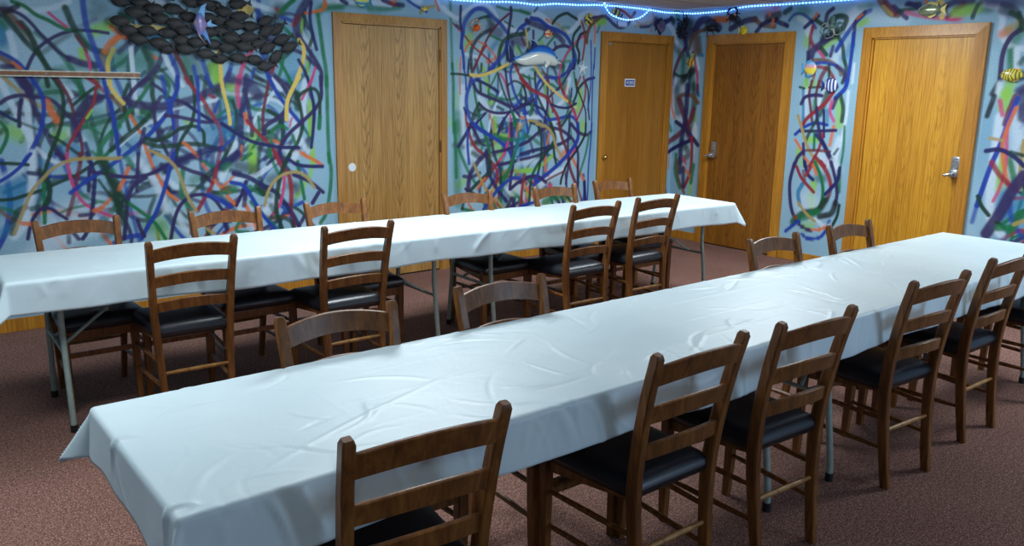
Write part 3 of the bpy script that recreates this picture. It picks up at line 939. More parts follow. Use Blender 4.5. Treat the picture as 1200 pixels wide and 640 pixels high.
# ------------------------------------------------------------------ mesh helpers
class MB:
    """collects vertices and faces for ONE mesh object"""
    def __init__(s): s.v=[]; s.f=[]
    def add(s, vs, fs, M=None):
        o=len(s.v)
        for p in vs:
            s.v.append(tuple(M@Vector(p)) if M is not None else tuple(p))
        for f in fs: s.f.append([i+o for i in f])
    def box(s, x0,x1,y0,y1,z0,z1, M=None, c=0.0):
        if c<=0:
            vs=[(x,y,z) for z in (z0,z1) for y in (y0,y1) for x in (x0,x1)]
            s.add(vs,[(0,2,3,1),(4,5,7,6),(0,1,5,4),(2,6,7,3),(0,4,6,2),(1,3,7,5)],M)
        else:
            bm=bmesh.new(); bmesh.ops.create_cube(bm,size=1)
            for q in bm.verts:
                q.co=Vector(((x0+x1)/2+q.co.x*(x1-x0),(y0+y1)/2+q.co.y*(y1-y0),(z0+z1)/2+q.co.z*(z1-z0)))
            bmesh.ops.bevel(bm,geom=bm.edges[:],offset=c,segments=2,profile=.6,affect='EDGES')
            bm.verts.index_update()
            s.add([q.co[:] for q in bm.verts],[[q.index for q in f.verts] for f in bm.faces],M); bm.free()
    def sweep(s, path, sect, up=(0,0,1), caps=True, scale=None, M=None, xdir=None):
        """sweep a closed 2D section along a polyline"""
        P=[Vector(p) for p in path]; n=len(sect); vs=[]; fs=[]
        prevx=None
        for i,p in enumerate(P):
            t=(P[min(i+1,len(P)-1)]-P[max(i-1,0)]).normalized()
            if xdir is not None: x=Vector(xdir); x=(x-t*x.dot(t)).normalized()
            elif prevx is None:
                u=Vector(up)
                if abs(u.dot(t))>.95: u=Vector((1,0,0))
                x=u.cross(t).normalized()
            else: x=(prevx-t*prevx.dot(t)).normalized()
            prevx=x; y=t.cross(x); k=scale[i] if scale else 1
            if not hasattr(k,'__len__'): k=(k,k)
            for a,b in sect: vs.append(tuple(p+x*a*k[0]+y*b*k[1]))
        for i in range(len(P)-1):
            for j in range(n):
                a=i*n+j; b=i*n+(j+1)%n
                fs.append((a,b,b+n,a+n))
        if caps:
            fs.append(tuple(range(n-1,-1,-1))); fs.append(tuple(range((len(P)-1)*n,len(P)*n)))
        s.add(vs,fs,M)
    def tube(s, path, r, n=12, caps=True, scale=None, M=None):
        s.sweep(path,[(r*math.cos(2*math.pi*i/n),r*math.sin(2*math.pi*i/n)) for i in range(n)],caps=caps,scale=scale,M=M)
    def ell(s, c, r, M=None, nu=14, nv=9):
        vs=[];fs=[]
        for j in range(nv+1):
            th=math.pi*j/nv
            for i in range(nu):
                ph=2*math.pi*i/nu
                vs.append((c[0]+r[0]*math.sin(th)*math.cos(ph),c[1]+r[1]*math.sin(th)*math.sin(ph),c[2]+r[2]*math.cos(th)))
        for j in range(nv):
            for i in range(nu):
                a=j*nu+i;b=j*nu+(i+1)%nu
                fs.append((a,a+nu,b+nu,b))
        s.add(vs,fs,M)
    def prism(s, pts, y0, y1, M=None):
        """outline in x,z extruded along y"""
        n=len(pts); vs=[(a,y0,b) for a,b in pts]+[(a,y1,b) for a,b in pts]
        fs=[tuple(range(n)),tuple(range(2*n-1,n-1,-1))]+[(i,i+n,(i+1)%n+n,(i+1)%n) for i in range(n)]
        s.add(vs,fs,M)
    def build(s, name, mat, parent=None, smooth=None, loc=None, rot=None):
        me=bpy.data.meshes.new(name); me.from_pydata(s.v,[],s.f); me.update()
        bm=bmesh.new(); bm.from_mesh(me); bmesh.ops.recalc_face_normals(bm,faces=bm.faces[:]); bm.to_mesh(me); bm.free()
        me.materials.append(mat)
        if smooth is not None:
            for p in me.polygons: p.use_smooth=True
            try: me.set_sharp_from_angle(angle=smooth*D2R)
            except Exception: pass
        o=bpy.data.objects.new(name,me); COL.objects.link(o)
        if parent is not None: o.parent=parent
        if loc is not None: o.location=loc
        if rot is not None: o.rotation_euler=rot
        return o

def empty(name, loc=(0,0,0), rz=0):
    o=bpy.data.objects.new(name,None); COL.objects.link(o); o.location=loc; o.rotation_euler=(0,0,rz)
    o.empty_display_size=.05
    return o
def tag(o,label=None,cat=None,group=None,kind=None):
    if label: o['label']=label
    if cat: o['category']=cat
    if group: o['group']=group
    if kind: o['kind']=kind
    return o
def copy_tree(o,parent=None):
    c=o.copy(); COL.objects.link(c); c.parent=parent
    for ch in [q for q in o.children]: copy_tree(ch,c)
    return c
def catmull(P,k=8):
    P=[np.array(p,float) for p in P]
    if len(P)==2: return [P[0]+(P[1]-P[0])*i/k for i in range(k+1)]
    Q=[2*P[0]-P[1]]+P+[2*P[-1]-P[-2]]; out=[]
    for i in range(1,len(Q)-2):
        a,b,c,d=Q[i-1:i+3]
        for j in range(k):
            t=j/k; out.append(.5*((2*b)+(c-a)*t+(2*a-5*b+4*c-d)*t*t+(3*b-a-3*c+d)*t**3))
    out.append(P[-1]); return out

# ------------------------------------------------------------------ materials
def lin(c): return tuple(((x/255)/12.92 if x/255<=.04045 else (((x/255)+.055)/1.055)**2.4) for x in c)
class NT:
    def __init__(s,name):
        s.m=bpy.data.materials.new(name); s.m.use_nodes=True; s.t=s.m.node_tree; s.b=s.t.nodes['Principled BSDF']
    def n(s,ty,**k):
        q=s.t.nodes.new(ty)
        for a,b in k.items(): setattr(q,a,b)
        return q
    def l(s,a,b): s.t.links.new(a,b)
    def coord(s,kind='Object',sc=(1,1,1)):
        tc=s.n('ShaderNodeTexCoord'); mp=s.n('ShaderNodeMapping'); mp.inputs['Scale'].default_value=sc
        s.l(tc.outputs[kind],mp.inputs['Vector']); return mp.outputs['Vector']
    def ramp(s,fac,stops):
        r=s.n('ShaderNodeValToRGB'); e=r.color_ramp.elements
        while len(e)<len(stops): e.new(.5)
        for i,(p,c) in enumerate(stops): e[i].position=p; e[i].color=(*lin(c),1)
        s.l(fac,r.inputs['Fac']); return r.outputs['Color']
    def noise(s,vec,scale,detail=3,rough=.5,dist=0):
        q=s.n('ShaderNodeTexNoise'); s.l(vec,q.inputs['Vector'])
        q.inputs['Scale'].default_value=scale; q.inputs['Detail'].default_value=detail; q.inputs['Roughness'].default_value=rough; q.inputs['Distortion'].default_value=dist
        return q.outputs['Fac']
    def bump(s,h,strength,dist=.01):
        q=s.n('ShaderNodeBump'); q.inputs['Strength'].default_value=strength; q.inputs['Distance'].default_value=dist
        s.l(h,q.inputs['Height']); s.l(q.outputs['Normal'],s.b.inputs['Normal'])
    def set(s,**k):
        for a,v in k.items(): s.b.inputs[a.replace('_',' ')].default_value=v
        return s
def plain(name,c,rough=.5,metal=0,noise=.12,**k):
    t=NT(name); t.set(Roughness=rough,Metallic=metal,**k)
    v=t.coord(); f=t.noise(v,30,3)
    c1=tuple(x*(1-noise) for x in c); c2=tuple(min(255,x*(1+noise)) for x in c)
    t.l(t.ramp(f,[(.3,c1),(.7,c2)]),t.b.inputs['Base Color']); return t.m
def mix(t,a,b,fac,blend='MIX'):
    q=t.n('ShaderNodeMix',data_type='RGBA',blend_type=blend)
    if hasattr(fac,'default_value') or not isinstance(fac,(int,float)): t.l(fac,q.inputs[0])
    else: q.inputs[0].default_value=fac
    t.l(a,q.inputs[6]); t.l(b,q.inputs[7]); return q.outputs[2]

def m_carpet():
    t=NT('brown carpet'); v=t.coord()
    a=t.noise(v,170,2,.75); b=t.noise(v,60,3,.6); c=t.noise(v,1.6,2)
    col=t.ramp(a,[(.30,(72,48,42)),(.5,(140,98,87)),(.68,(214,172,154))])
    col2=t.ramp(b,[(.3,(150,150,150)),(.7,(255,255,255))])
    col3=t.ramp(c,[(.3,(225,225,225)),(.7,(255,255,255))])
    col=mix(t,col,col2,.8,'MULTIPLY'); col=mix(t,col,col3,1.,'MULTIPLY')
    t.l(col,t.b.inputs['Base Color']); t.set(Roughness=.95)
    t.b.inputs['Specular IOR Level'].default_value=.15
    t.bump(a,.6,.004); return t.m
def m_oak(name,dark,mid,light,arch=0.5,rough=.38,axis='x',cx=0.0,AS=.45,period=.28):
    """oak veneer: long vertical grain with stacked cathedral arches"""
    t=NT(name); tc=t.n('ShaderNodeTexCoord'); sep=t.n('ShaderNodeSeparateXYZ'); t.l(tc.outputs['Object'],sep.inputs[0])
    def M(op,a,b=None):
        q=t.n('ShaderNodeMath',operation=op)
        for i,w in enumerate((a,b)):
            if w is None: continue
            if isinstance(w,(int,float)): q.inputs[i].default_value=w
            else: t.l(w,q.inputs[i])
        return q.outputs[0]
    X=sep.outputs[0]; Z=sep.outputs[2]
    # repeated flitches: local x in each flitch
    u=M('ADD',X,10.0); u=M('DIVIDE',u,period); fr=M('SUBTRACT',M('FRACT',u),.5); fl=M('FLOOR',u)
    par=M('MULTIPLY',M('MULTIPLY',fr,fr),arch*14)
    vv=t.coord(sc=(14,14,.7)); nz=t.noise(vv,1.4,3,.6)
    h=M('ADD',M('ADD',M('MULTIPLY',Z,1.0 if arch>0 else 0),M('MULTIPLY',par,-1.0)),M('MULTIPLY',nz,.35)); h=M('ADD',h,M('MULTIPLY',fl,.37))
    band=M('FRACT',M('MULTIPLY',h,7.0))
    fine=t.noise(t.coord(sc=(160,160,3.5)),1.0,4,.65)
    wide=t.noise(t.coord(sc=(9,9,.25)),1.0,2,.5)
    edge=t.n('ShaderNodeMapRange'); t.l(M('ABSOLUTE',fr),edge.inputs[0]); edge.inputs[1].default_value=.14; edge.inputs[2].default_value=.34; edge.inputs[3].default_value=1; edge.inputs[4].default_value=.12
    bandc=t.ramp(band,[(0,(150,150,150)),(.18,(255,255,255)),(.75,(255,255,255)),(1,(150,150,150))])
    base=t.ramp(fine,[(.30,dark),(.52,mid),(.72,light)])
    wc=t.ramp(wide,[(.35,(226,218,206)),(.65,(255,255,255))])
    base=mix(t,base,wc,.8,'MULTIPLY')
    if arch>0:
        q=t.n('ShaderNodeMix',data_type='RGBA',blend_type='MULTIPLY'); t.l(M('MULTIPLY',edge.outputs[0],AS),q.inputs[0]); t.l(base,q.inputs[6]); t.l(bandc,q.inputs[7]); base=q.outputs[2]
    t.l(base,t.b.inputs['Base Color']); t.set(Roughness=rough); t.bump(fine,.12,.001); return t.m
def m_chairwood(name,a,b,c,rough=.32):
    t=NT(name); f=t.noise(t.coord(sc=(40,40,5)),1.2,5,.65,.4); g=t.noise(t.coord(),3,2)
    col=t.ramp(f,[(.25,a),(.5,b),(.75,c)]); col=mix(t,col,t.ramp(g,[(.3,(215,205,200)),(.7,(255,255,255))]),1.,'MULTIPLY')
    t.l(col,t.b.inputs['Base Color']); t.set(Roughness=rough+.08); t.b.inputs['Specular IOR Level'].default_value=.38; t.b.inputs['Coat Weight'].default_value=.10; t.b.inputs['Coat Roughness'].default_value=.22
    t.bump(f,.05,.001); return t.m
def m_cloth():
    t=NT('white vinyl table cover'); v=t.coord(); n=t.noise(v,7,5,.62,.6); n2=t.noise(v,2.2,3,.5)
    t.l(t.ramp(n2,[(.3,(192,212,218)),(.7,(206,222,226))]),t.b.inputs['Base Color']); t.set(Roughness=.42)
    t.b.inputs['Specular IOR Level'].default_value=.45
    t.b.inputs['Subsurface Weight'].default_value=.0
    w=t.n('ShaderNodeTexVoronoi'); w.feature='SMOOTH_F1'; w.inputs['Scale'].default_value=9; t.l(v,w.inputs['Vector'])
    t.bump(n,.35,.006); return t.m
def m_ceiling():
    t=NT('mineral fibre ceiling tile'); v=t.coord(); n=t.noise(v,60,4,.7)
    br=t.n('ShaderNodeTexBrick'); t.l(t.coord(),br.inputs['Vector']); br.offset=0
    br.inputs['Scale'].default_value=1; br.inputs['Brick Width'].default_value=1.22; br.inputs['Row Height'].default_value=.61; br.inputs['Mortar Size'].default_value=.009
    br.inputs['Color1'].default_value=(*lin((222,222,220)),1); br.inputs['Color2'].default_value=(*lin((212,212,210)),1); br.inputs['Mortar'].default_value=(*lin((40,38,36)),1)
    col=mix(t,br.outputs['Color'],t.ramp(n,[(.3,(190,190,190)),(.6,(255,255,255))]),.8,'MULTIPLY')
    t.l(col,t.b.inputs['Base Color']); t.set(Roughness=.9); t.bump(n,.3,.003); return t.m
def m_mural():
    t=NT('spray painted mural wall'); a=t.n('ShaderNodeVertexColor'); a.layer_name='paint'
    n=t.noise(t.coord(),90,3,.6)
    col=mix(t,a.outputs['Color'],t.ramp(n,[(.3,(232,232,232)),(.7,(255,255,255))]),1.,'MULTIPLY')
    t.l(col,t.b.inputs['Base Color']); t.set(Roughness=.62); t.b.inputs['Specular IOR Level'].default_value=.3; t.bump(n,.12,.002); return t.m
def m_stripes(name,c1,c2,freq,axis=0,rough=.35,warp=.15,w=.5):
    t=NT(name); sc=[0,0,0]; 
    wv=t.n('ShaderNodeTexWave',wave_type='BANDS',bands_direction='XYZ'[axis],wave_profile='SIN'); t.l(t.coord(),wv.inputs['Vector'])
    wv.inputs['Scale'].default_value=freq; wv.inputs['Distortion'].default_value=warp*10; wv.inputs['Detail'].default_value=1
    t.l(t.ramp(wv.outputs['Fac'],[(w-.08,c1),(w+.08,c2)]),t.b.inputs['Base Color']); t.set(Roughness=rough); t.b.inputs['Coat Weight'].default_value=.5
    return t.m
def m_zgrad(name,stops,lo,hi,rough=.3,axis=2,warp=0.0):
    """paint that changes colour across the object"""
    t=NT(name); tc=t.n('ShaderNodeTexCoord'); sep=t.n('ShaderNodeSeparateXYZ'); t.l(tc.outputs['Object'],sep.inputs[0])
    mr=t.n('ShaderNodeMapRange'); t.l(sep.outputs[axis],mr.inputs[0]); mr.inputs[1].default_value=lo; mr.inputs[2].default_value=hi
    t.l(t.ramp(mr.outputs[0],stops),t.b.inputs['Base Color']); t.set(Roughness=rough); t.b.inputs['Coat Weight'].default_value=.6; return t.m
def m_emit(name,c,st):
    t=NT(name); t.set(Roughness=.4); t.b.inputs['Base Color'].default_value=(*lin(c),1)
    t.b.inputs['Emission Color'].default_value=(*lin(c),1); t.b.inputs['Emission Strength'].default_value=st; return t.m

CARPET=m_carpet()
OAK_DOOR=m_oak('oak veneer door',(140,102,52),(184,140,76),(202,162,98),arch=.55,AS=.6,period=.30)
OAK_FLAT=m_oak('plain oak veneer',(140,92,26),(166,112,36),(184,130,52),arch=0.0)
OAK_DARK=m_oak('dark amber oak veneer',(106,62,12),(146,92,24),(168,112,38),arch=.15,period=.2)
OAK_GOLD=m_oak('golden oak veneer',(160,106,22),(204,146,38),(222,168,60),AS=.28,arch=.35,period=.24)
OAK_TRIM=m_oak('oak trim',(150,104,48),(184,134,66),(200,152,84),arch=0.0)
OAK_TRIM2=m_oak('amber oak trim',(150,96,24),(190,130,40),(206,150,60),arch=0.0)
WOOD=m_chairwood('stained brown chair wood',(70,40,15),(116,72,30),(152,102,48))
WORN=m_chairwood('worn lighter chair wood',(120,80,36),(166,120,62),(192,148,84))
SEAT=plain('black vinyl',(30,32,38),.34,0,.1)
CLOTH=m_cloth()
STEEL=plain('grey enamelled steel',(150,166,158),.36,.15,.05)
RUBBER=plain('black rubber',(18,18,18),.6)
TOPP=plain('grey plastic tabletop',(120,120,118),.6)
CEIL=m_ceiling()
MURAL=m_mural()
PLAINWALL=plain('pale blue wall paint',(128,165,190),.8,0,.03)
CHROME=plain('brushed chrome',(190,192,195),.25,.9,.05)
BRONZE=plain('dark bronze',(120,88,52),.4,.7,.1)
BRASS=plain('brass',(190,160,90),.25,.9,.05)
WHITEP=plain('white plastic',(225,230,232),.4,0,.02)
DARKGAP=plain('dark shadow gap',(20,14,10),.9)
BLUESIGN=plain('blue sign face',(30,70,165),.4,0,.03)
BLACKFISH=plain('black sand textured resin',(34,34,35),.6,0,.5)

# ------------------------------------------------------------------ room
ZC=2.36; XL=-9.0; YB=-8.6
def grid_wall(name,ss,zz,right):
    """wall grid in unfolded coordinates s (metres from the room corner) and z"""
    ns,nz=len(ss),len(zz); s2,z2=np.meshgrid(ss,zz,indexing='ij')
    co=np.zeros((ns*nz,3),np.float32)
    if right: co[:,1]=-s2.ravel(); co[:,0]=0
    else: co[:,0]=s2.ravel()
    co[:,2]=z2.ravel()
    i=np.arange(ns-1)[:,None]; j=np.arange(nz-1)[None,:]; a=(i*nz+j).ravel()
    q=np.stack([a,a+nz,a+nz+1,a+1],1).astype(np.int32)   # left wall faces -y, right wall faces -x
    me=bpy.data.meshes.new(name); nf=len(q)
    me.vertices.add(ns*nz); me.vertices.foreach_set('co',co.ravel())
    me.loops.add(nf*4); me.loops.foreach_set('vertex_index',q.ravel())
    me.polygons.add(nf); me.polygons.foreach_set('loop_start',np.arange(0,nf*4,4,dtype=np.int32))
    me.update(calc_edges=True); me.validate()
    col=PAINT(ss,zz).reshape(-1,3); rgba=np.ones((ns*nz,4),np.float32); rgba[:,:3]=col
    at=me.color_attributes.new('paint','FLOAT_COLOR','POINT'); at.data.foreach_set('color',rgba.ravel())
    me.materials.append(MURAL); o=bpy.data.objects.new(name,me); COL.objects.link(o)
    tag(o,kind='structure'); return o

PAL={k:np.array(lin(c)) for k,c in dict(N=(34,36,98),P=(54,42,96),B=(28,64,168),G=(22,118,70),D=(24,62,46),K=(30,36,40),R=(150,44,56),M=(112,40,58),
  Y=(232,204,104),T=(176,156,98),O=(222,118,62),W=(206,226,242),H=(206,70,128),L=(146,204,84),C=(24,124,176),A=(118,84,56),E=(58,84,88),V=(92,88,142)).items()}
def vnoise(S2,Z2,sc,seed):
    r=np.random.default_rng(seed); out=np.zeros_like(S2)
    for k in range(7):
        a=r.uniform(0,2*math.pi); f=sc*r.uniform(.5,1.6); ph=r.uniform(0,6.28)
        out+=np.sin((S2*math.cos(a)+Z2*math.sin(a))*f+ph+1.3*np.sin(S2*f*.7+ph*2))
    return out/7
def parse_strokes():
    out=[]
    for l in STROKES.strip().split('\n'):
        t=l.split(); pts=[tuple(float(x)/1000 for x in q.split(',')) for q in t[4:]]
        out.append((t[0],float(t[1])/1000*(.86 if t[0] in 'RHOMBTY' and float(t[1])<60 else .96),float(t[2]),float(t[3]),pts))
    return out
def extra_strokes():
    """more of the same scribble where furniture or the frame edge hides the wall"""
    r=random.Random(11); out=[]
    def scrib(s0,s1,z0,z1,n):
        for _ in range(n):
            k=r.choice('NPBGDBPDGRMWOTHLC'); s=r.uniform(s0,s1); z=r.uniform(z0,z1); a=r.uniform(0,6.28); b=r.uniform(-1.2,1.2); pts=[]
            for i in range(4):
                pts.append((s,z)); s+=.17*math.cos(a); z+=.22*math.sin(a); a+=b
            if min(q[1] for q in pts)<z0-.05 or max(q[1] for q in pts)>z1+.05 or min(q[0] for q in pts)<s0 or max(q[0] for q in pts)>s1: continue
            soft=k in 'WLC'
            out.append((k,r.uniform(.05,.12) if soft else r.uniform(.018,.034),.8 if soft else .35,.6 if soft else .92,pts))
    scrib(-8.6,-6.15,.15,2.3,220); scrib(-6.15,-4.0,.12,.72,60); scrib(-2.75,-1.2,.1,.8,90); scrib(3.35,6.0,.15,2.3,220); scrib(3.3,4.0,.1,.8,50)
    scrib(1.5,1.95,.12,.5,5); scrib(-6.0,-4.1,2.15,2.33,24)
    r2=random.Random(5)
    def dark(s0,s1,z0,z1,n):
        for _ in range(n):
            k=r2.choice('NPDGDPNKB'); s=r2.uniform(s0,s1); z=r2.uniform(z0,z1); a=r2.uniform(0,6.28); b=r2.uniform(-.8,.8); pts=[]
            for i in range(5): pts.append((s,z)); s+=.13*math.cos(a); z+=.17*math.sin(a); a+=b
            if min(q[1] for q in pts)<z0 or max(q[1] for q in pts)>z1 or min(q[0] for q in pts)<s0 or max(q[0] for q in pts)>s1: continue
            out.append((k,r2.uniform(.02,.034),.45,.78,pts))
    dark(-6.3,-4.1,.5,2.1,110); dark(-2.72,-1.35,.55,2.0,70)
    return out
ALLS=extra_strokes()+parse_strokes()
def PAINT(ss,zz):
    S2,Z2=np.meshgrid(ss,zz,indexing='ij')
    base=np.array(lin((150,190,212)))
    img=np.tile(base.astype(np.float32),(len(ss),len(zz),1))
    n1=vnoise(S2,Z2,5,3)[...,None]; n2=vnoise(S2,Z2,11,4)[...,None]
    mask=np.clip(((S2<-3.99)|((S2>-2.86)&(S2<-1.15))|((S2>3.1))).astype(float),0,1)[...,None]
    img+= mask*np.clip(n1-.12,0,1)*.55*(PAL['W']-img)
    img+= mask*np.clip(-n1-.2,0,1)*.9*(PAL['C']-img)
    img+= mask*np.clip(n2-.3,0,1)*.5*(np.array(lin((120,190,150)))-img)
    for k,w,soft,al,pts in ALLS:
        r=w/2; R=r*(1+soft)+.004; P=np.array(catmull(pts,6))
        if P[:,0].max()+R<ss[0] or P[:,0].min()-R>ss[-1]: continue
        i0=np.searchsorted(ss,P[:,0].min()-R); i1=np.searchsorted(ss,P[:,0].max()+R)
        j0=np.searchsorted(zz,P[:,1].min()-R); j1=np.searchsorted(zz,P[:,1].max()+R)
        if i1<=i0 or j1<=j0: continue
        d=np.full((i1-i0,j1-j0),9.,np.float32)
        for a,b in zip(P[:-1],P[1:]):
            u0=np.searchsorted(ss,min(a[0],b[0])-R); u1=np.searchsorted(ss,max(a[0],b[0])+R)
            v0=np.searchsorted(zz,min(a[1],b[1])-R); v1=np.searchsorted(zz,max(a[1],b[1])+R)
            if u1<=u0 or v1<=v0: continue
            X=ss[u0:u1,None]-a[0]; Y=zz[None,v0:v1]-a[1]; e=b-a; L=float(e@e)+1e-12
            t=np.clip((X*e[0]+Y*e[1])/L,0,1); q=np.sqrt((X-t*e[0])**2+(Y-t*e[1])**2)
            sub=d[u0-i0:u1-i0,v0-j0:v1-j0]; np.minimum(sub,q,out=sub)
        if k=='W': al=min(.95,al*1.25)
        lo=r*(1-soft); hi=r*(1+soft)+.002
        t=np.clip((hi-d)/(hi-lo+1e-6),0,1); m=t*t*(3-2*t)*al
        if soft>=.4: m=m*(.88+.12*np.clip(vnoise(S2[i0:i1,j0:j1],Z2[i0:i1,j0:j1],60,5)+.6,0,1))
        sub=img[i0:i1,j0:j1]; sub+=m[...,None]*(PAL[k]-sub)
    return np.clip(img,0,1)
F=.0066
ssL=np.concatenate([np.arange(XL,-6.3,.02),np.arange(-6.3,0,F),[0.0]])
ssR=np.concatenate([np.arange(0,3.7,F),np.arange(3.7,6.0,.02),[-YB]])
zz=np.concatenate([np.arange(0,.4,.02),np.arange(.4,ZC,F),[ZC]])
grid_wall('wall_left',ssL,zz,False)
grid_wall('wall_right',ssR,zz,True)
b=MB(); b.box(XL-.1,XL,YB,0,0,ZC); tag(b.build('wall_back_left',PLAINWALL),kind='structure')
b=MB(); b.box(XL,0,YB-.1,YB,0,ZC); tag(b.build('wall_front',PLAINWALL),kind='structure')
b=MB(); b.box(XL-.1,.1,YB-.1,.1,-.08,0); tag(b.build('floor',CARPET),kind='structure')
b=MB(); b.box(XL-.1,.1,YB-.1,.1,ZC,ZC+.08); tag(b.build('ceiling',CEIL),kind='structure')

# baseboards (between the doors)
def board(name,segs,right):
    b=MB()
    for a,c in segs:
        if right: b.box(-.014,-.0005,-c,-a,0,.085,c=.003)
        else: b.box(a,c,-.014,-.0005,0,.085,c=.003)
    tag(b.build(name,OAK_TRIM2),kind='structure')
board('baseboard_left',[(XL,-3.94),(-2.90,-1.125),(-.086,-.014)],False)
board('baseboard_right',[(.0,.40),(1.40,2.05),(3.08,-YB)],True)

# ------------------------------------------------------------------ doors (local: x along wall, -y out of the wall)
def placeL(o,s,z=0,off=0): o.location=(s,-off,z); o.rotation_euler=(0,0,0)
def placeR(o,s,z=0,off=0): o.location=(-off,-s,z); o.rotation_euler=(0,0,-math.pi/2)
def door(name,w,slabmat,trim,H=2.10,fw=.062,prot=.030,slab_y=.010,bottom=.012):
    d=empty(name); tag(d,kind='structure')
    b=MB()
    # mitred casing
    for sgn in (-1,1):
        xo=sgn*w/2; xi=sgn*(w/2-fw)
        b.add([(xo,-.0005,0),(xi,-.0005,0),(xi,-.0005,H-fw),(xo,-.0005,H),(xo,-prot*.8,0),(xi,-prot,0),(xi,-prot,H-fw),(xo,-prot*.8,H)],
              [(0,1,2,3),(4,5,6,7),(0,4,7,3),(1,5,6,2),(0,1,5,4),(3,2,6,7)])
    b.build('side_casing',trim,d)
    b=MB(); b.add([(-w/2,-.0005,H),(w/2,-.0005,H),(w/2-fw,-.0005,H-fw),(-w/2+fw,-.0005,H-fw),(-w/2,-prot*.8,H),(w/2,-prot*.8,H),(w/2-fw,-prot,H-fw),(-w/2+fw,-prot,H-fw)],
              [(0,1,2,3),(4,5,6,7),(0,4,5,1),(2,6,7,3),(0,3,7,4),(1,2,6,5)])
    b.build('head_casing',trim,d)
    b=MB()
    iw=w/2-fw; b.box(-iw,-iw+.014,-.022,-.001,0,H-fw); b.box(iw-.014,iw,-.022,-.001,0,H-fw); b.box(-iw,iw,-.022,-.001,H-fw-.014,H-fw)
    b.build('door_stop',trim,d)
    b=MB(); b.box(-iw+.014,iw-.014,-.003,-.0008,0,H-fw-.014); b.build('shadow_gap',DARKGAP,d)
    b=MB(); b.box(-iw+.017,iw-.017,-slab_y,-.0032,bottom,H-fw-.018,c=.0015); b.build('door_panel',slabmat,d)
    return d,iw
def hinge(d,x,z):
    b=MB(); b.tube([(x,-.024,z-.045),(x,-.024,z+.045)],.0065,10)
    for k in range(4): b.tube([(x,-.024,z-.05+.033*k),(x,-.024,z-.047+.033*k)],.0075,10)
    b.box(x-.012,x+.01,-.0235,-.0215,z-.045,z+.045)
    b.build('hinge',BRONZE,d,smooth=40)
def lock(d,x,z,flip=1,sc=1.08):
    """push button lever lock: rounded plate, three columns of keys, bulky lower housing and a lever"""
    k=MB(); M=Matrix.Translation((x,-.010,z))@Matrix.Scale(sc,4)
    k.box(-.030,.030,-.020,0,-.075,.075,M,c=.009); k.box(-.034,.034,-.042,0,-.078,-.020,M,c=.013)
    o=k.build('keypad_lock',CHROME,d,smooth=50)
    for j in range(4):
        for i in range(3):
            kk=MB(); kk.tube([(-.016+.016*i,-.0195,.058-.018*j),(-.016+.016*i,-.026,.058-.018*j)],.0055,10,M=M); kk.build('key_button',WHITEP if False else BRASS if False else CHROME,o,smooth=40)
    h=MB(); h.tube([(0,-.04,-.05),(0,-.066,-.05)],.011,12,M=M); h.tube([(0,-.064,-.05),(flip*.02,-.074,-.056),(flip*.042,-.074,-.062)],.0105,12,M=M,scale=[1,1,.95]); h.ell((flip*.042,-.074,-.062),(.012,.012,.012),M)
    h.build('lever_handle',CHROME,o,smooth=50)
d1,iw=door('door_1',1.03,OAK_DOOR,OAK_TRIM); placeL(d1,-3.42)
hinge(d1,iw-.006,1.81); hinge(d1,iw-.006,1.07); hinge(d1,iw-.006,.25)
b=MB(); b.tube([(-.383,-.010,.93),(-.383,-.015,.93)],.034,28,scale=[1,.93]); b.build('blank_lock_cover',WHITEP,d1,smooth=40)
d2,iw=door('door_2',1.03,OAK_FLAT,OAK_TRIM2,fw=.075); placeL(d2,-.605)
b=MB(); b.tube([(-.44,-.010,.90),(-.44,-.015,.90)],.028,20); b.tube([(-.44,-.015,.90),(-.44,-.035,.90)],.010,14); b.ell((-.44,-.05,.90),(.026,.021,.026)); b.build('round_knob',BRASS,d2,smooth=50)
b=MB(); b.box(-.425,-.375,-.014,-.010,1.975,2.0,c=.001); b.build('strike_plate',CHROME,d2)
d3,iw=door('door_3',.995,OAK_DARK,OAK_TRIM2,fw=.085,prot=.034); placeR(d3,.897)
lock(d3,-.335,.975,-1)
d4,iw=door('door_4',1.01,OAK_GOLD,OAK_TRIM2,fw=.085,prot=.040); placeR(d4,2.565)
lock(d4,.385,1.0,-1)
# WOMEN sign
sg=empty('restroom_sign'); placeL(sg,-.705,1.624,.0105); tag(sg,'blue and white WOMEN sign screwed to the wooden restroom door','sign')
b=MB(); b.box(-.074,.074,-.005,0,-.039,.039,c=.004); b.build('sign_border',WHITEP,sg)
b=MB(); b.box(-.062,.062,-.0065,-.0045,-.027,.027,c=.0008); face=b.build('sign_face',BLUESIGN,sg)
cu=bpy.data.curves.new('t','FONT'); cu.body='WOMEN'; cu.size=.040; cu.align_x='CENTER'; cu.align_y='CENTER'; cu.extrude=.0006; cu.offset=.0004
to=bpy.data.objects.new('t',cu); COL.objects.link(to); bpy.context.view_layer.update()
me=bpy.data.meshes.new_from_object(to.evaluated_get(bpy.context.evaluated_depsgraph_get())); bpy.data.objects.remove(to)
xs=[v.co.x for v in me.vertices]; ys=[v.co.y for v in me.vertices]; w=max(xs)-min(xs); h=max(ys)-min(ys); cx=(max(xs)+min(xs))/2; cy=(max(ys)+min(ys))/2
for v in me.vertices: v.co=Vector(((v.co.x-cx)*.106/w,-.0070-v.co.z*.5,(v.co.y-cy)*.036/h))
me.materials.clear(); me.materials.append(WHITEP); lt=bpy.data.objects.new('lettering',me); COL.objects.link(lt); lt.parent=sg; lt['label']='white block letters WOMEN'

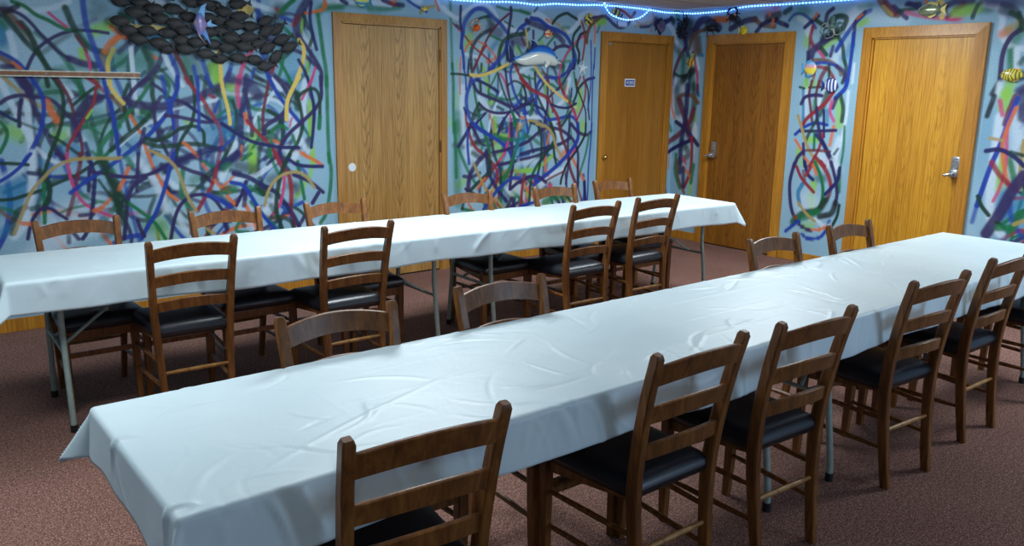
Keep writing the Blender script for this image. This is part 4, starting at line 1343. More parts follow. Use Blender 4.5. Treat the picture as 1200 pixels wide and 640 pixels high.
# wooden rail on the mural
r_=empty('wall_rail',(-5.99,-.001,1.609)); tag(r_,'long thin brown rail with pale edges fixed across the left mural','rail')
b=MB(); b.box(-.65,.65,-.026,0,-.013,.013,c=.002); b.build('rail_bar',plain('brown rail',(140,92,56),.4),r_)
for z in (-.0155,.0155):
    b=MB(); b.box(-.652,.652,-.029,0,z-.004,z+.004,c=.001); b.build('edge_strip',plain('pale rail edge',(200,196,180),.35),r_)
for x in (-.4,.1,.61):
    b=MB(); b.ell((x,-.026,0),(.006,.004,.006)); b.build('screw',CHROME,r_,smooth=60)

# ------------------------------------------------------------------ LED rope
LEDM=m_emit('blue white led tube',(70,140,255),2.0); BULB=m_emit('white led bead',(205,235,255),5)
def wp(s,z,off=.022):
    return (s,-off,z) if s<=-off else ((-off,-s,z) if s>=off else (-off,-off,z))
led=empty('led_rope_light',(0,0,0)); tag(led,'glowing blue white light rope strung along the ceiling edge with a hanging loop','light')
main=[(-4.4,2.300),(-3.6,2.325),(-3.0,2.270),(-2.58,2.268),(-2.21,2.288),(-1.95,2.284),(-1.72,2.308),(-1.45,2.316),(-1.18,2.334),(-.85,2.340),(-.51,2.336),(-.25,2.326),(0,2.332),(.2,2.318),(.42,2.318),(.62,2.322),(.70,2.335),(.87,2.347),(1.25,2.342),(1.76,2.339),(2.3,2.343),(3.2,2.345),(4.2,2.34)]
loop=[(-1.12,2.350),(-1.10,2.315),(-1.055,2.272),(-.99,2.245),(-.90,2.226),(-.80,2.220),(-.70,2.232),(-.62,2.255),(-.55,2.292),(-.50,2.335),(-.49,2.350)]
def rope(pts,nm,off=.022):
    cs=catmull(pts,10); P=[wp(float(a),float(z),off) for a,z in cs]
    b=MB(); b.tube(P,.0060,8); b.build('rope_tube',LEDM,led,smooth=60)
    # beads
    L=[0]
    for a,c in zip(P[:-1],P[1:]): L.append(L[-1]+math.dist(a,c))
    bb=MB(); t=0
    while t<L[-1]:
        i=max(k for k in range(len(L)) if L[k]<=t); i=min(i,len(P)-2); f=(t-L[i])/max(1e-6,L[i+1]-L[i])
        c=[P[i][k]+(P[i+1][k]-P[i][k])*f for k in range(3)]
        bb.ell(c,(.0068,.0068,.0068),nu=6,nv=4); t+=.034
    o=bb.build('led_bead',BULB,led,smooth=60); o['kind']='stuff'
rope(main,'a'); rope(loop,'b',.036)

# ------------------------------------------------------------------ wall creatures  (local: x right, z up, -y out of the wall)
def body_mb(L,H,T,prof=None,n=14,m=12,b=None,arch=None):
    """fish body: head at -x, tail root at +x"""
    b=b or MB(); prof=prof or (lambda t:(math.sin(math.pi*min(1,t*1.06+.02))**.75)*(1-.35*t)+.05)
    path=[];sc=[]
    for i in range(n+1):
        t=i/n; path.append((-L/2+L*t,0,arch(t) if arch else 0)); sc.append(prof(t))
    mx=max(sc); sc=[k/mx for k in sc]; vs=[];fs=[]
    for (x,y,z),k in zip(path,sc):
        for j in range(m):
            a=2*math.pi*j/m; vs.append((x,math.cos(a)*T/2*k**.8,z+math.sin(a)*H/2*k))
    for i in range(n):
        for j in range(m):
            a=i*m+j;c=i*m+(j+1)%m; fs.append((a,c,c+m,a+m))
    fs.append(tuple(range(m)));fs.append(tuple(range(n*m,n*m+m))); b.add(vs,fs); return b
def put(o,s,z,off,rot=0,flip=False):
    if s<0: o.location=(s,-off,z); e=Matrix.Identity(3)
    else: o.location=(-off,-s,z); e=Matrix.Rotation(-math.pi/2,3,'Z')
    R=e@Matrix.Rotation(-rot*D2R,3,'Y')
    if flip: R=R@Matrix.Rotation(math.pi,3,'Z')
    o.rotation_euler=R.to_euler()
# school of black fish: one mesh each
def black_fish_mesh(peg):
    b=body_mb(.142,.073,.030,n=12,m=10)
    b.tube([(0,0,0),(0,peg,0)],.004,6)
    b.prism([(.064,.004),(.086,.026),(.080,.0),(.088,-.022),(.064,-.006)],-.003,.003)
    b.prism([(-.02,.026),(.0,.037),(.03,.030),(.035,.018)],-.002,.002)
    b.prism([(-.01,-.026),(.015,-.037),(.025,-.022)],-.002,.002)
    return b
FISH=[(-5.41,2.068,-4),(-5.296,2.071,-4),(-5.216,2.035,-4),(-5.083,2.044,-4),(-4.97,2.094,-4),(-4.881,2.091,-4),(-4.81,2.079,-4),(-4.752,2.047,-4),(-5.338,2.006,-4),(-4.986,1.998,-4),(-4.865,2.001,-4),(-5.436,1.947,-4),(-5.259,1.965,-4),(-5.174,1.974,-4),(-5.086,1.949,-4),(-4.774,1.988,-4),(-5.384,1.895,-4),(-5.269,1.893,-4),(-5.134,1.887,-4),(-5.027,1.909,-4),(-4.876,1.904,-4),(-4.774,1.917,-4),(-5.327,1.839,-4),(-5.203,1.819,-4),(-5.145,1.787,-4),(-5.05,1.843,-4),(-4.953,1.834,-4),(-4.835,1.826,-4),(-5.027,1.787,-4),(-4.903,1.761,-4),(-4.795,1.733,-4),(-4.743,1.807,-4),(-4.72,1.871,-4),(-4.648,2.109,5),(-4.643,2.023,5),(-4.689,1.962,-5),(-4.57,1.959,-4),(-4.46,2.006,20),(-4.464,1.936,32),(-4.371,1.956,38),(-4.708,1.885,5),(-4.594,1.887,5),(-4.513,1.852,28),(-4.341,1.885,18),(-4.627,1.816,-8),(-4.445,1.821,26),(-4.287,1.832,20),(-4.674,1.739,-4),(-4.387,1.764,45),(-4.554,1.733,-8),(-4.482,1.689,10),(-5.367,2.125,0),(-5.235,2.13,0),(-5.111,2.128,0),(-4.959,2.161,0),(-4.816,2.156,0),(-4.678,2.183,0)]
special={}
protos=[None]*3
ext={ 'lowest':min(range(len(FISH)),key=lambda i:FISH[i][1]), 'rightmost':max(range(len(FISH)),key=lambda i:FISH[i][0]),
      'leftmost':min(range(len(FISH)),key=lambda i:FISH[i][0])}
lab={ext['lowest']:'black fish hanging lowest of the whole school, near its right end',
     ext['rightmost']:'black fish at the far right tip of the school, tilted upward',
     ext['leftmost']:'black fish furthest left in the school, above the wall rail'}
for i,(s,z,r) in enumerate(FISH):
    L_=i%3; off_=.020+.017*L_
    if protos[L_] is None: protos[L_]=black_fish_mesh(off_-.002).build('black_fish',BLACKFISH,smooth=50); o=protos[L_]
    else: o=protos[L_].copy(); COL.objects.link(o)
    put(o,s,z,off_,r+random.uniform(-3,3)); k=random.uniform(.94,1.06); o.scale=(k,k,k)
    l=lab.get(i)
    tag(o,l or 'black textured fish in the dense school hung on the upper left mural','fish','school of black fish on the mural')

def simple_fish(name,s,z,L,H,bodymat,finmat,label,cat='fish',flip=False,rot=0,T=None,tall=False,tail=1.0,dors=.5,off=.022):
    e=empty(name); put(e,s,z,off,rot,flip); tag(e,label,cat)
    T=T or min(.03,H*.5)
    b=MB(); b.tube([(0,0,0),(0,(-1 if flip else 1)*(off-.002),0)],.004,8); b.build('mounting_peg',STEEL,e)
    body_mb(L,H,T,prof=(lambda t:math.sin(math.pi*min(1,t*1.02+.01))**.6*(1-.25*t)+.04) if not tall else None,b=None).build('body',bodymat,e,smooth=60)
    b=MB(); x=L/2*.93; k=H*.42*tail; b.prism([(x,.12*H),(x+L*.24*tail,k),(x+L*.17*tail,0),(x+L*.24*tail,-k),(x,-.12*H)],-.003,.003); b.build('tail_fin',finmat,e)
    b=MB(); b.prism([(-L*.2,H*.40),(-L*.02,H*(.5+.35*dors)),(L*.32,H*(.42+.30*dors)),(L*.34,H*.22)],-.0025,.0025); b.build('dorsal_fin',finmat,e)
    b=MB(); b.prism([(-L*.1,-H*.42),(L*.08,-H*(.5+.35*dors)),(L*.28,-H*(.36+.2*dors)),(L*.3,-H*.22)],-.0025,.0025); b.build('belly_fin',finmat,e)
    b=MB(); b.ell((-L*.33,-T*.36,H*.08),(H*.06,.004,H*.06)); b.build('eye',RUBBER,e,smooth=60)
    return e
# angelfish over the school
e=empty('angelfish'); put(e,-4.945,1.955,.085,0); tag(e,'purple and blue angelfish with trailing fins in front of the black school','fish')
b=MB(); b.tube([(0,0,0),(0,0.083,0)],.004,8); b.build('mounting_peg',STEEL,e)
AF=m_zgrad('purple blue angelfish paint',[(0,(40,120,200)),(.35,(150,130,185)),(.6,(140,120,180)),(1,(60,150,215))],-.10,.10)
body_mb(.095,.150,.028,prof=lambda t:math.sin(math.pi*min(1,t*1.0+.01))**1.2+.03).build('body',AF,e,smooth=60)
b=MB(); b.prism([(-.02,.045),(.012,.115),(.05,.135),(.036,.10),(.030,.04),(.02,.02)],-.003,.003); b.build('dorsal_fin',plain('blue fin',(60,150,215),.35),e)
b=MB(); b.prism([(-.015,-.045),(.02,-.08),(.062,-.135),(.045,-.07),(.03,-.03)],-.003,.003); b.build('belly_fin',plain('bright blue fin',(40,120,205),.35),e)
b=MB(); b.prism([(-.03,-.035),(-.012,-.085),(.030,-.13),(-.005,-.085),(-.018,-.04)],-.002,.002); b.build('trailing_filament',plain('pink filament',(200,160,190),.4),e)
b=MB(); b.prism([(.045,.008),(.075,.032),(.072,.008),(.115,-.008),(.07,-.016),(.045,-.010)],-.003,.003); b.build('tail_fin',plain('pale blue fin',(90,165,215),.35),e)
b=MB(); b.ell((-.036,-.012,.006),(.006,.004,.006)); b.build('eye',plain('yellow eye',(220,220,60),.3),e,smooth=60)
# dolphin (faces right): built head at +x
e=empty('dolphin_figure'); put(e,-1.945,1.832,.05,0); tag(e,'glossy blue and white leaping dolphin figure on the middle mural','dolphin')
b=MB(); b.tube([(0,0,0),(0,0.048,0)],.004,8); b.build('mounting_peg',STEEL,e)
DOL=NT('blue over white dolphin paint'); tc=DOL.n('ShaderNodeTexCoord'); sp=DOL.n('ShaderNodeSeparateXYZ'); DOL.l(tc.outputs['Object'],sp.inputs[0])
mA=DOL.n('ShaderNodeMath',operation='MULTIPLY'); DOL.l(sp.outputs[0],mA.inputs[0]); DOL.l(sp.outputs[0],mA.inputs[1])
mB=DOL.n('ShaderNodeMath',operation='MULTIPLY'); mB.inputs[1].default_value=1.15; DOL.l(mA.outputs[0],mB.inputs[0])
mC=DOL.n('ShaderNodeMath',operation='ADD'); DOL.l(sp.outputs[2],mC.inputs[0]); DOL.l(mB.outputs[0],mC.inputs[1])
mr=DOL.n('ShaderNodeMapRange'); DOL.l(mC.outputs[0],mr.inputs[0]); mr.inputs[1].default_value=-.02; mr.inputs[2].default_value=.15
DOL.l(DOL.ramp(mr.outputs[0],[(.26,(228,234,226)),(.36,(160,205,235)),(.42,(34,130,225)),(.66,(20,84,190)),(.80,(14,30,70))]),DOL.b.inputs['Base Color']); DOL.set(Roughness=.18); DOL.b.inputs['Coat Weight'].default_value=.8
cen=[(-.275,-.018),(-.22,-.030),(-.15,-.026),(-.08,-.005),(0,.018),(.08,.024),(.14,.012),(.185,-.008),(.215,-.026),(.245,-.036),(.285,-.046)]
rad=[(.010,.014),(.024,.030),(.036,.048),(.048,.068),(.056,.084),(.056,.086),(.052,.078),(.044,.064),(.032,.042),(.014,.016),(.005,.005)]
b=MB(); P=catmull(cen,4); RR=catmull(rad,4); vs=[];fs=[];m=16
for (x,z),(ry,rz) in zip(P,RR):
    for j in range(m):
        a=2*math.pi*j/m; vs.append((x,math.cos(a)*ry*.8,z+math.sin(a)*rz))
for i in range(len(P)-1):
    for j in range(m):
        a=i*m+j;c=i*m+(j+1)%m; fs.append((a,c,c+m,a+m))
fs+= [tuple(range(m)),tuple(range((len(P)-1)*m,len(P)*m))]; b.add(vs,fs); b.build('body',DOL.m,e,smooth=60)
DB=plain('deep blue dolphin fin',(18,40,110),.2); DW=plain('white flipper',(214,222,216),.25)
b=MB(); b.prism([(.03,.075),(-.005,.10),(-.045,.135),(-.075,.142),(-.062,.115),(-.07,.08),(-.11,.045)],-.008,.008); b.build('dorsal_fin',DB,e)
b=MB(); b.prism([(-.262,-.012),(-.285,.03),(-.312,.08),(-.322,.095),(-.318,.03),(-.312,-.02),(-.325,-.06),(-.30,-.05),(-.27,-.03)],-.007,.007); b.build('tail_fluke',DB,e)
b=MB(); b.prism([(.06,-.030),(.115,-.028),(.105,-.055),(.082,-.085),(.058,-.092),(.052,-.080),(.058,-.055)],-.044,-.034); b.build('flipper',DW,e)
b=MB(); b.prism([(.19,.0),(.215,.018),(.24,.008),(.235,-.02),(.22,-.028)],-.0,.02); b.build('flipper',DB,e)
b=MB(); b.ell((.192,-.032,-.004),(.006,.005,.008)); b.build('eye',RUBBER,e,smooth=60)
# crabs
def crab(s,z,R,shell,legc,label,rot=0):
    e=empty('crab_ornament'); put(e,s,z,.03,rot); tag(e,label,'crab')
    b=MB(); b.tube([(0,0,0),(0,.028,0)],.004,8); b.build('mounting_peg',STEEL,e)
    b=MB(); b.ell((0,0,0),(R*.52,R*.22,R*.36)); b.ell((0,-R*.08,R*.02),(R*.4,R*.2,R*.26)); b.build('shell',shell,e,smooth=70)
    for sg_ in (-1,1):
        for k in range(3):
            a=(-60+38*k)*D2R; dx=sg_*math.cos(a); dz=math.sin(a)
            b=MB(); b.tube([(dx*R*.40,0,dz*R*.25),(dx*R*.75,-R*.12,dz*R*.55+R*.06),(dx*R*.98,R*.02,dz*R*.85-R*.10)],R*.06,8,scale=[1,.9,.35]); b.build('leg',legc,e,smooth=60)
        b=MB(); b.tube([(sg_*R*.36,0,R*.18),(sg_*R*.62,-R*.1,R*.48),(sg_*R*.48,-R*.05,R*.72)],R*.09,8); b.ell((sg_*R*.36,-R*.05,R*.80),(R*.20,R*.09,R*.12)); b.prism([(sg_*R*.30,R*.82),(sg_*R*.10,R*.92),(sg_*R*.02,R*.82),(sg_*R*.2,R*.74)],-R*.1,0); b.build('claw',legc,e,smooth=60)
crab(-2.612,2.05,.075,plain('orange crab shell',(235,92,22),.3,0,.2),plain('cream and pink crab leg',(206,160,120),.4,0,.3),'bright orange crab ornament above the dolphin on the middle mural',rot=25)
BK=plain('black ornament',(22,24,26),.35,0,.5)
crab(.44,2.165,.095,BK,BK,'black crab ornament just above the left corner of the dark door frame')
crab(.70,2.262,.095,BK,BK,'black crab ornament with pink marks close under the light rope',rot=8)
e=bpy.data.objects['crab_ornament.002']
for sx in (-1,1):
    b=MB(); b.ell((sx*.034,-.03,.028),(.018,.006,.009),Matrix.Rotation(sx*.5,4,'Y')); b.build('pink_mark',plain('pink mark',(215,140,125),.4),e,smooth=60)
# other fish
FY=plain('yellow fin',(228,206,60),.35)
simple_fish('clownfish',-1.808,2.040,.075,.062,m_stripes('orange white clownfish bands',(232,84,20),(246,226,190),9,2),plain('orange fin',(238,150,50),.35),'small orange and cream clownfish above the dolphin')
b=MB(); pts=[]
for k in range(10):
    a=math.pi/2+k*math.pi/5-.12; r=.078 if k%2==0 else .026; pts.append((r*math.cos(a),r*math.sin(a)))
n=10; vs=[(x,-.002,z) for x,z in pts]+[(x*.96,-.010,z*.96) for x,z in pts]+[(0,-.026,0)]
b.add(vs,[tuple(range(n))]+[(i,(i+1)%n,(i+1)%n+n,i+n) for i in range(n)]+[(n+i,n+(i+1)%n,2*n) for i in range(n)])
st=b.build('starfish',plain('pale blue white starfish',(226,240,250),.45)); put(st,-1.351,1.750,.004,0); tag(st,'pale blue white starfish left of the restroom door frame','starfish')
YB_=m_stripes('yellow black fish bands',(230,214,90),(26,30,26),8,0)
simple_fish('striped_fish',-1.305,2.188,.095,.08,YB_,FY,'yellow fish with black bands at the top right of the middle mural',rot=60)
simple_fish('small_reef_fish',-.937,2.278,.12,.075,m_stripes('yellow blue fish patches',(200,200,90),(20,50,90),6,0),plain('dark blue fin',(20,50,110),.35),'yellow and blue fish inside the hanging light rope loop',rot=-20)
simple_fish('round_reef_fish',-.295,2.185,.125,.125,plain('grey violet fish skin',(92,84,112),.4,0,.35),plain('dark violet fin',(44,36,70),.4),'round grey violet fish above the right end of the restroom door',flip=True,dors=.6)
e=empty('coral_ornament'); put(e,.083,2.20,.03,0); tag(e,'black openwork coral ornament in the room corner above the doors','ornament')
b=MB(); b.tube([(0,0,0),(0,0.028,0)],.004,8); b.build('mounting_peg',STEEL,e)
r2=random.Random(3)
for k in range(16):
    a=r2.uniform(0,2*math.pi); x=z=0; P=[(0,0,0)]; bnd=r2.uniform(-.9,.9)
    for i in range(4): a+=bnd*.6; x+=.026*math.cos(a); z+=.034*math.sin(a); P.append((x*.8,r2.uniform(-.02,.01),z))
    b=MB(); b.tube(P,.0085,7,scale=[1.2,1,.9,.7,.4]); b.ell(P[-1],(.009,.008,.009)); b.build('branch',BK,e,smooth=60)
b=MB(); b.ell((0,0,0),(.035,.02,.04)); b.build('core',BK,e,smooth=60)
simple_fish('butterflyfish',.826,2.128,.085,.085,plain('bright yellow fish skin',(240,205,40),.3),plain('pale yellow fin',(240,225,130),.35),'small bright yellow fish above the middle of the dark door',flip=True,dors=.2)
simple_fish('yellow_angelfish',.205,1.838,.085,.10,m_stripes('yellow orange angelfish bands',(226,200,80),(180,110,50),7,0),plain('green yellow fin',(150,190,110),.35),'small yellow angelfish with long fins on the narrow corner mural',flip=True,dors=1.4,rot=-20)
simple_fish('pastel_fish',1.580,1.768,.125,.125,m_zgrad('pink over yellow fish paint',[(0,(110,180,220)),(.2,(236,214,70)),(.48,(236,214,70)),(.6,(232,160,160)),(.85,(150,190,230)),(1,(70,150,220))],-.065,.065),plain('light blue fin',(80,160,215),.35),'round pastel fish in pink, yellow and blue on the mural between the right doors',flip=True,dors=.35)
simple_fish('striped_blue_fish',1.80,1.623,.135,.115,m_stripes('white and blue fish bands',(40,52,130),(214,224,240),10,0,warp=.05),plain('navy fin',(40,52,130),.35),'dark blue fish with thin white stripes, just below the pastel fish',flip=True,dors=.15)
simple_fish('silver_fish',2.596,2.214,.19,.095,plain('silver green fish skin',(150,164,130),.2,.4,.25),plain('gold fin',(214,196,60),.3),'silver green fish with gold fins above the golden door',T=.04)
simple_fish('tiger_fish',3.275,1.711,.17,.095,m_stripes('yellow black wrasse bands',(222,206,80),(110,110,50),14,0,warp=.8,w=.6),plain('amber fin',(222,170,60),.35),'yellow fish with black stripes right of the golden door',T=.05,dors=.1)
simple_fish('lime_striped_fish',-3.684,2.196,.12,.085,m_stripes('lime blue fish bands',(206,220,110),(60,150,190),8,2),plain('teal fin',(30,130,180),.35),'lime and teal striped fish at the top above the wide oak door')
simple_fish('gold_fish',-3.121,2.173,.055,.035,plain('shiny gold fish skin',(230,205,90),.25,.3),plain('dull gold fin',(180,155,70),.4),'tiny gold fish above the right half of the wide oak door',flip=True)
# octopus
e=empty('octopus_ornament'); put(e,1.76,2.125,.03,0); tag(e,'dark octopus ornament with pale edged arms between the two right doors','octopus')
b=MB(); b.tube([(0,0,0),(0,0.028,0)],.004,8); b.build('mounting_peg',STEEL,e)
OC=plain('grey green octopus',(70,92,88),.4,0,.5)
b=MB(); b.ell((0,0,.045),(.034,.026,.046)); b.ell((0,0,.005),(.028,.022,.022)); b.build('head',OC,e,smooth=70)
for k in range(8):
    a=(-170+k*(160/7))*D2R; P=[]
    for i in range(7):
        t=i/6; aa=a+math.sin(t*3.4)*(.9 if k%2 else -.9); P.append((math.cos(a)*.02+math.cos(aa)*.105*t,-.004*math.sin(t*6),-.005+math.sin(aa)*.105*t))
    b=MB(); b.tube(P,.0095,8,scale=[1.1,1,.85,.7,.55,.45,.3]); b.build('arm',OC if k%3 else plain('pale arm',(150,158,148),.4),e,smooth=60)

# ------------------------------------------------------------------ chairs (local: front +y, back -y)
def make_chair():
    c=empty('dining_chair')
    sec=[(-.5,-.38),(-.38,-.5),(.38,-.5),(.5,-.38),(.5,.38),(.38,.5),(-.38,.5),(-.5,.38)]
    yz=[(-.228,0),(-.208,.15),(-.192,.32),(-.190,.44),(-.205,.58),(-.235,.74),(-.268,.868),(-.270,.880)]
    def px(z): return .149+.041*(z/.88)**1.0
    def py(z):
        return float(np.interp(z,[q[1] for q in yz],[q[0] for q in yz]))
    for sg_ in (-1,1):
        P=[(sg_*px(z),y,z) for y,z in [(float(q[0]),float(q[1])) for q in catmull(yz[:-1],4)]+[yz[-1]]]
        sc=[(.031*(.86+.14*min(1,p[2]/.4)),.043*(.80+.2*min(1,p[2]/.4)) if p[2]<.45 else .043*(1-.26*(p[2]-.45)/.43)) for p in P]
        sc[-1]=(sc[-1][0]*.72,sc[-1][1]*.66)
        b=MB(); b.sweep(P,sec,scale=sc,xdir=(1,0,0)); b.build('back_post',WOOD,c,smooth=35)
        # front leg
        b=MB(); b.sweep([(sg_*.178,.182,0),(sg_*.182,.180,.15),(sg_*.185,.178,.43)],sec,scale=[(.027,.029),(.033,.035),(.038,.040)],xdir=(1,0,0)); b.build('front_leg',WOOD,c,smooth=35)
    # slats: arched and bowed backwards
    for zc,h,ar in ((.812,.062,.022),(.684,.052,.019),(.562,.048,.017)):
        b=MB(); P=[]; n=14; hw=px(zc)-.008
        vs=[];fs=[]
        for i in range(n+1):
            t=-1+2*i/n; k=1-t*t; x=hw*t; z0=zc-h/2+ar*k*.9; z1=zc+h/2+ar*k; y0=py(zc)-.030*k+.002
            th=.009; dy=(py(zc+h/2)-py(zc-h/2))
            vs+=[(x,y0-th,z0),(x,y0+th,z0),(x,y0+th+dy,z1-.003),(x,y0+th*.5+dy,z1),(x,y0-th*.5+dy,z1),(x,y0-th+dy,z1-.003)]
        for i in range(n):
            for j in range(6):
                a=i*6+j;d=i*6+(j+1)%6; fs.append((a,d,d+6,a+6))
        fs+=[tuple(range(6)),tuple(range(n*6,n*6+6))]
        b.add(vs,fs); b.build('slat',WOOD,c,smooth=35)
    # seat rails
    b=MB()
    b.box(-.172,.172,.172,.192,.360,.404,c=.003); b.box(-.150,.150,-.178,-.165,.402,.425,c=.003)
    for sg_ in (-1,1):
        b.add([(sg_*.150,-.18,.402),(sg_*.166,-.18,.402),(sg_*.192,.18,.370),(sg_*.176,.18,.370),(sg_*.150,-.18,.425),(sg_*.166,-.18,.425),(sg_*.192,.18,.425),(sg_*.176,.18,.425)],
              [(0,1,2,3),(4,5,6,7),(0,1,5,4),(1,2,6,5),(2,3,7,6),(3,0,4,7)])
    b.build('seat_rail',WOOD,c)
    # cushion: puffy trapezoid
    b=MB(); N=18; vs=[];fs=[]
    def cush(u,v,top):
        w=.178+.030*(v+1)/2; y=-.196+.405*(v+1)/2+.008*(1-u*u)*(v>0)
        r=1-((abs(u)**6+abs(v)**6)**(1/6)); 
        e=min(1,max(0,(1-max(abs(u),abs(v)))/.20)); e=math.sqrt(1-(1-e)**2)
        cu=1-.05*(abs(u*v))**4
        return (u*w*cu,-.0+ (y*cu if False else y),(.435+.036*e+.010*(1-u*u)*(1-v*v)) if top else (.435-.036*e))
    for top in (1,0):
        for i in range(N+1):
            for j in range(N+1):
                uu=math.sin((-1+2*i/N)*math.pi/2); vv=math.sin((-1+2*j/N)*math.pi/2)
                vs.append(cush(uu,vv,top))
    Q=(N+1)**2
    for i in range(N):
        for j in range(N):
            a=i*(N+1)+j; fs.append((a,a+N+1,a+N+2,a+1)); fs.append((Q+a,Q+a+1,Q+a+N+2,Q+a+N+1))
    ring=[i*(N+1) for i in range(N+1)]+[N*(N+1)+j for j in range(1,N+1)]+[i*(N+1)+N for i in range(N-1,-1,-1)]+[j for j in range(N-1,0,-1)]
    for a,d in zip(ring,ring[1:]+ring[:1]): fs.append((a,d,d+Q,a+Q))
    b.add(vs,fs); o=b.build('seat',SEAT,c,smooth=60); 
    # stretchers
    def st(p,q,r,flat=False,mat=None):
        b=MB(); P=[tuple(p[k]+(q[k]-p[k])*i/6 for k in range(3)) for i in range(7)]
        if flat: b.sweep(P,[(-r*.6,-r),(r*.6,-r),(r*.6,r),(-r*.6,r)])
        else: b.tube(P,r,10,scale=[.8,1,1.1,1.15,1.1,1,.8])
        o=b.build('stretcher',mat or WOOD,c,smooth=40)
        if mat: o['label']='worn paler rear rung'
    for sg_ in (-1,1):
        st((sg_*.160,py(.29),.290),(sg_*.183,.179,.300),.009)
        st((sg_*.154,py(.16),.165),(sg_*.180,.180,.175),.009)
    st((-.158,py(.24),.240),(.158,py(.24),.240),.0088,mat=WORN)
    st((-.18,.180,.285),(.18,.180,.285),.012,True)
    return c
CH=make_chair()
gF='ladder back chairs along the far table'; gN='ladder back chairs along the near table'
chairs=[ # x, y(top of backrest mid), facing: +1 = front points to the mural wall (+y), -1 = faces camera side, yaw, label, group
 (-6.004,-4.543,1,-4.6,'dark brown chair nearest the camera, cut off by the bottom edge',gN),
 (-5.082,-4.530,1,0.1,'dark brown chair on the camera side of the near table, second from the left',gN),
 (-4.531,-4.552,1,-2.6,'dark brown chair on the camera side of the near table, third from the left',gN),
 (-3.620,-4.519,1,-4.0,'dark brown chair on the camera side of the near table, fourth from the left',gN),
 (-2.889,-4.492,1,-0.8,'dark brown chair at the camera side of the near table, second from its right end',gN),
 (-2.060,-4.500,1,0.0,'chair cut off by the right edge, only its seat side and rungs showing',gN),
 (-5.732,-2.137,1,-1.4,'brown chair on the camera side of the far table, leftmost and by the folding legs',gF),
 (-4.909,-2.176,1,-0.2,'brown chair on the camera side of the far table, second from the left',gF),
 (-3.330,-2.288,1,-1.0,'brown chair on the camera side of the far table, third from the left',gF),
 (-2.730,-2.255,1,-0.8,'brown chair on the camera side of the far table, rightmost in front of the table',gF),
 (-6.031,-1.249,-1,-0.5,'brown chair behind the far table at its left end, below the wall rail',gF),
 (-5.290,-1.332,-1,-0.4,'brown chair behind the far table, second from left, before the scribbled mural',gF),
 (-4.620,-1.348,-1,-0.6,'brown chair behind the far table at the left edge of the wide oak door',gF),
 (-3.675,-1.403,-1,-0.3,'brown chair behind the far table just right of the wide oak door',gF),
 (-2.926,-1.443,-1,-0.3,'brown chair behind the far table in front of the middle mural right half',gF),
 (-2.276,-1.383,-1,0.2,'brown chair behind the far table in front of the WOMEN door',gF),
 (-5.754,-3.629,-1,-3.2,'brown chair between the tables, leftmost backrest rising over the near white cloth',gN),
 (-5.086,-3.610,-1,-1.5,'brown chair between the tables, second backrest from left above the near white cloth',gN),
 (-3.396,-3.612,-1,-0.6,'light brown chair behind the near table in front of the dark door',gN),
 (-2.684,-3.602,-1,-1.5,'light brown chair behind the near table in front of the golden door',gN),
]
for i,(x,y,f,yaw,l,g) in enumerate(chairs):
    c=CH if i==0 else copy_tree(CH)
    a=yaw*D2R+(0 if f>0 else math.pi)
    # the given point is the top of the backrest (local y = -.262)
    c.location=(x-.262*math.sin(a),y+.262*math.cos(a),0); c.rotation_euler=(0,0,a)
    tag(c,l,'chair',g)

# ------------------------------------------------------------------ folding tables + cloths
def make_table(L,W):
    t=empty('folding_table')
    b=MB(); b.box(-L/2,L/2,-W/2,W/2,.700,.734,c=.006); b.build('tabletop',TOPP,t)
    for sx in (-1,1):
        x=sx*(L/2-.20)
        for sy in (-1,1):
            P=[(x,sy*.215,.700),(x,sy*.215,.47),(x,sy*.217,.43),(x,sy*.225,.38),(x,sy*.262,.10),(x,sy*.268,.03)]
            b=MB(); b.tube(catmull(P,4),.0135,12); o=b.build('leg',STEEL,t,smooth=50)
            b=MB(); b.tube([(x,sy*.268,.0),(x,sy*.268,.035)],.0165,12); b.build('foot_cap',RUBBER,o,smooth=50)
        b=MB(); b.tube([(x,-.225,.36),(x,.225,.36)],.009,10); b.build('cross_bar',STEEL,t,smooth=50)
        b=MB(); b.tube([(x,-.21,.69),(x,.21,.69)],.012,10); b.build('cross_bar',STEEL,t,smooth=50)
        mx=x-sx*.22
        for sy in (-1,1):
            b=MB(); b.tube([(x,sy*.10,.36),(mx,sy*.03,.50)],.0085,10); b.build('brace',STEEL,t,smooth=50)
        b=MB(); b.sweep([(mx+sx*.03,0,.485),(x-sx*.52,0,.695)],[(-.016,-.010),(.016,-.010),(.016,.010),(-.016,.010)]); b.build('folding_link',STEEL,t)
        b=MB(); b.tube([(mx,-.04,.50),(mx,.04,.50)],.012,10); b.build('pivot_bolt',STEEL,t,smooth=50)
    return t
FA=-0.0282
farc=lambda lx,ly:( math.cos(FA)*lx-math.sin(FA)*ly, -2.1734+math.sin(FA)*lx+math.cos(FA)*ly )
T0=make_table(2.36,.64)
rows=[('near',-5.293,-4.028,0.0027,'folding table at the left under the near white cloth','folding table under the near cloth at its right end, grey legs showing beneath'),
]
nx0,nx1,nyn,nyf=-6.4855,-1.7153,-4.3804,-3.6753
fx0,fx1=-6.4649,-1.7252; FW=.6568
gT='folding tables standing end to end'
labs=['folding table under the left half of the near cloth','folding table under the right half of the near cloth, grey legs between the chairs','grey legged folding table under the left half of the far cloth','grey legged folding table under the right half of the far cloth, by the dark door']
cyN=(nyn+nyf)/2
pos=[(nx0+1.19,cyN,0.0027),(nx0+3.575,cyN,0.0027)]
for lx in (fx0+1.185,fx0+3.555):
    p=farc(lx,FW/2); pos.append((p[0],p[1],FA))
for i,(x,y,a) in enumerate(pos):
    t=T0 if i==0 else copy_tree(T0)
    t.location=(x,y,0); t.rotation_euler=(0,0,a); tag(t,labs[i],'table',gT)

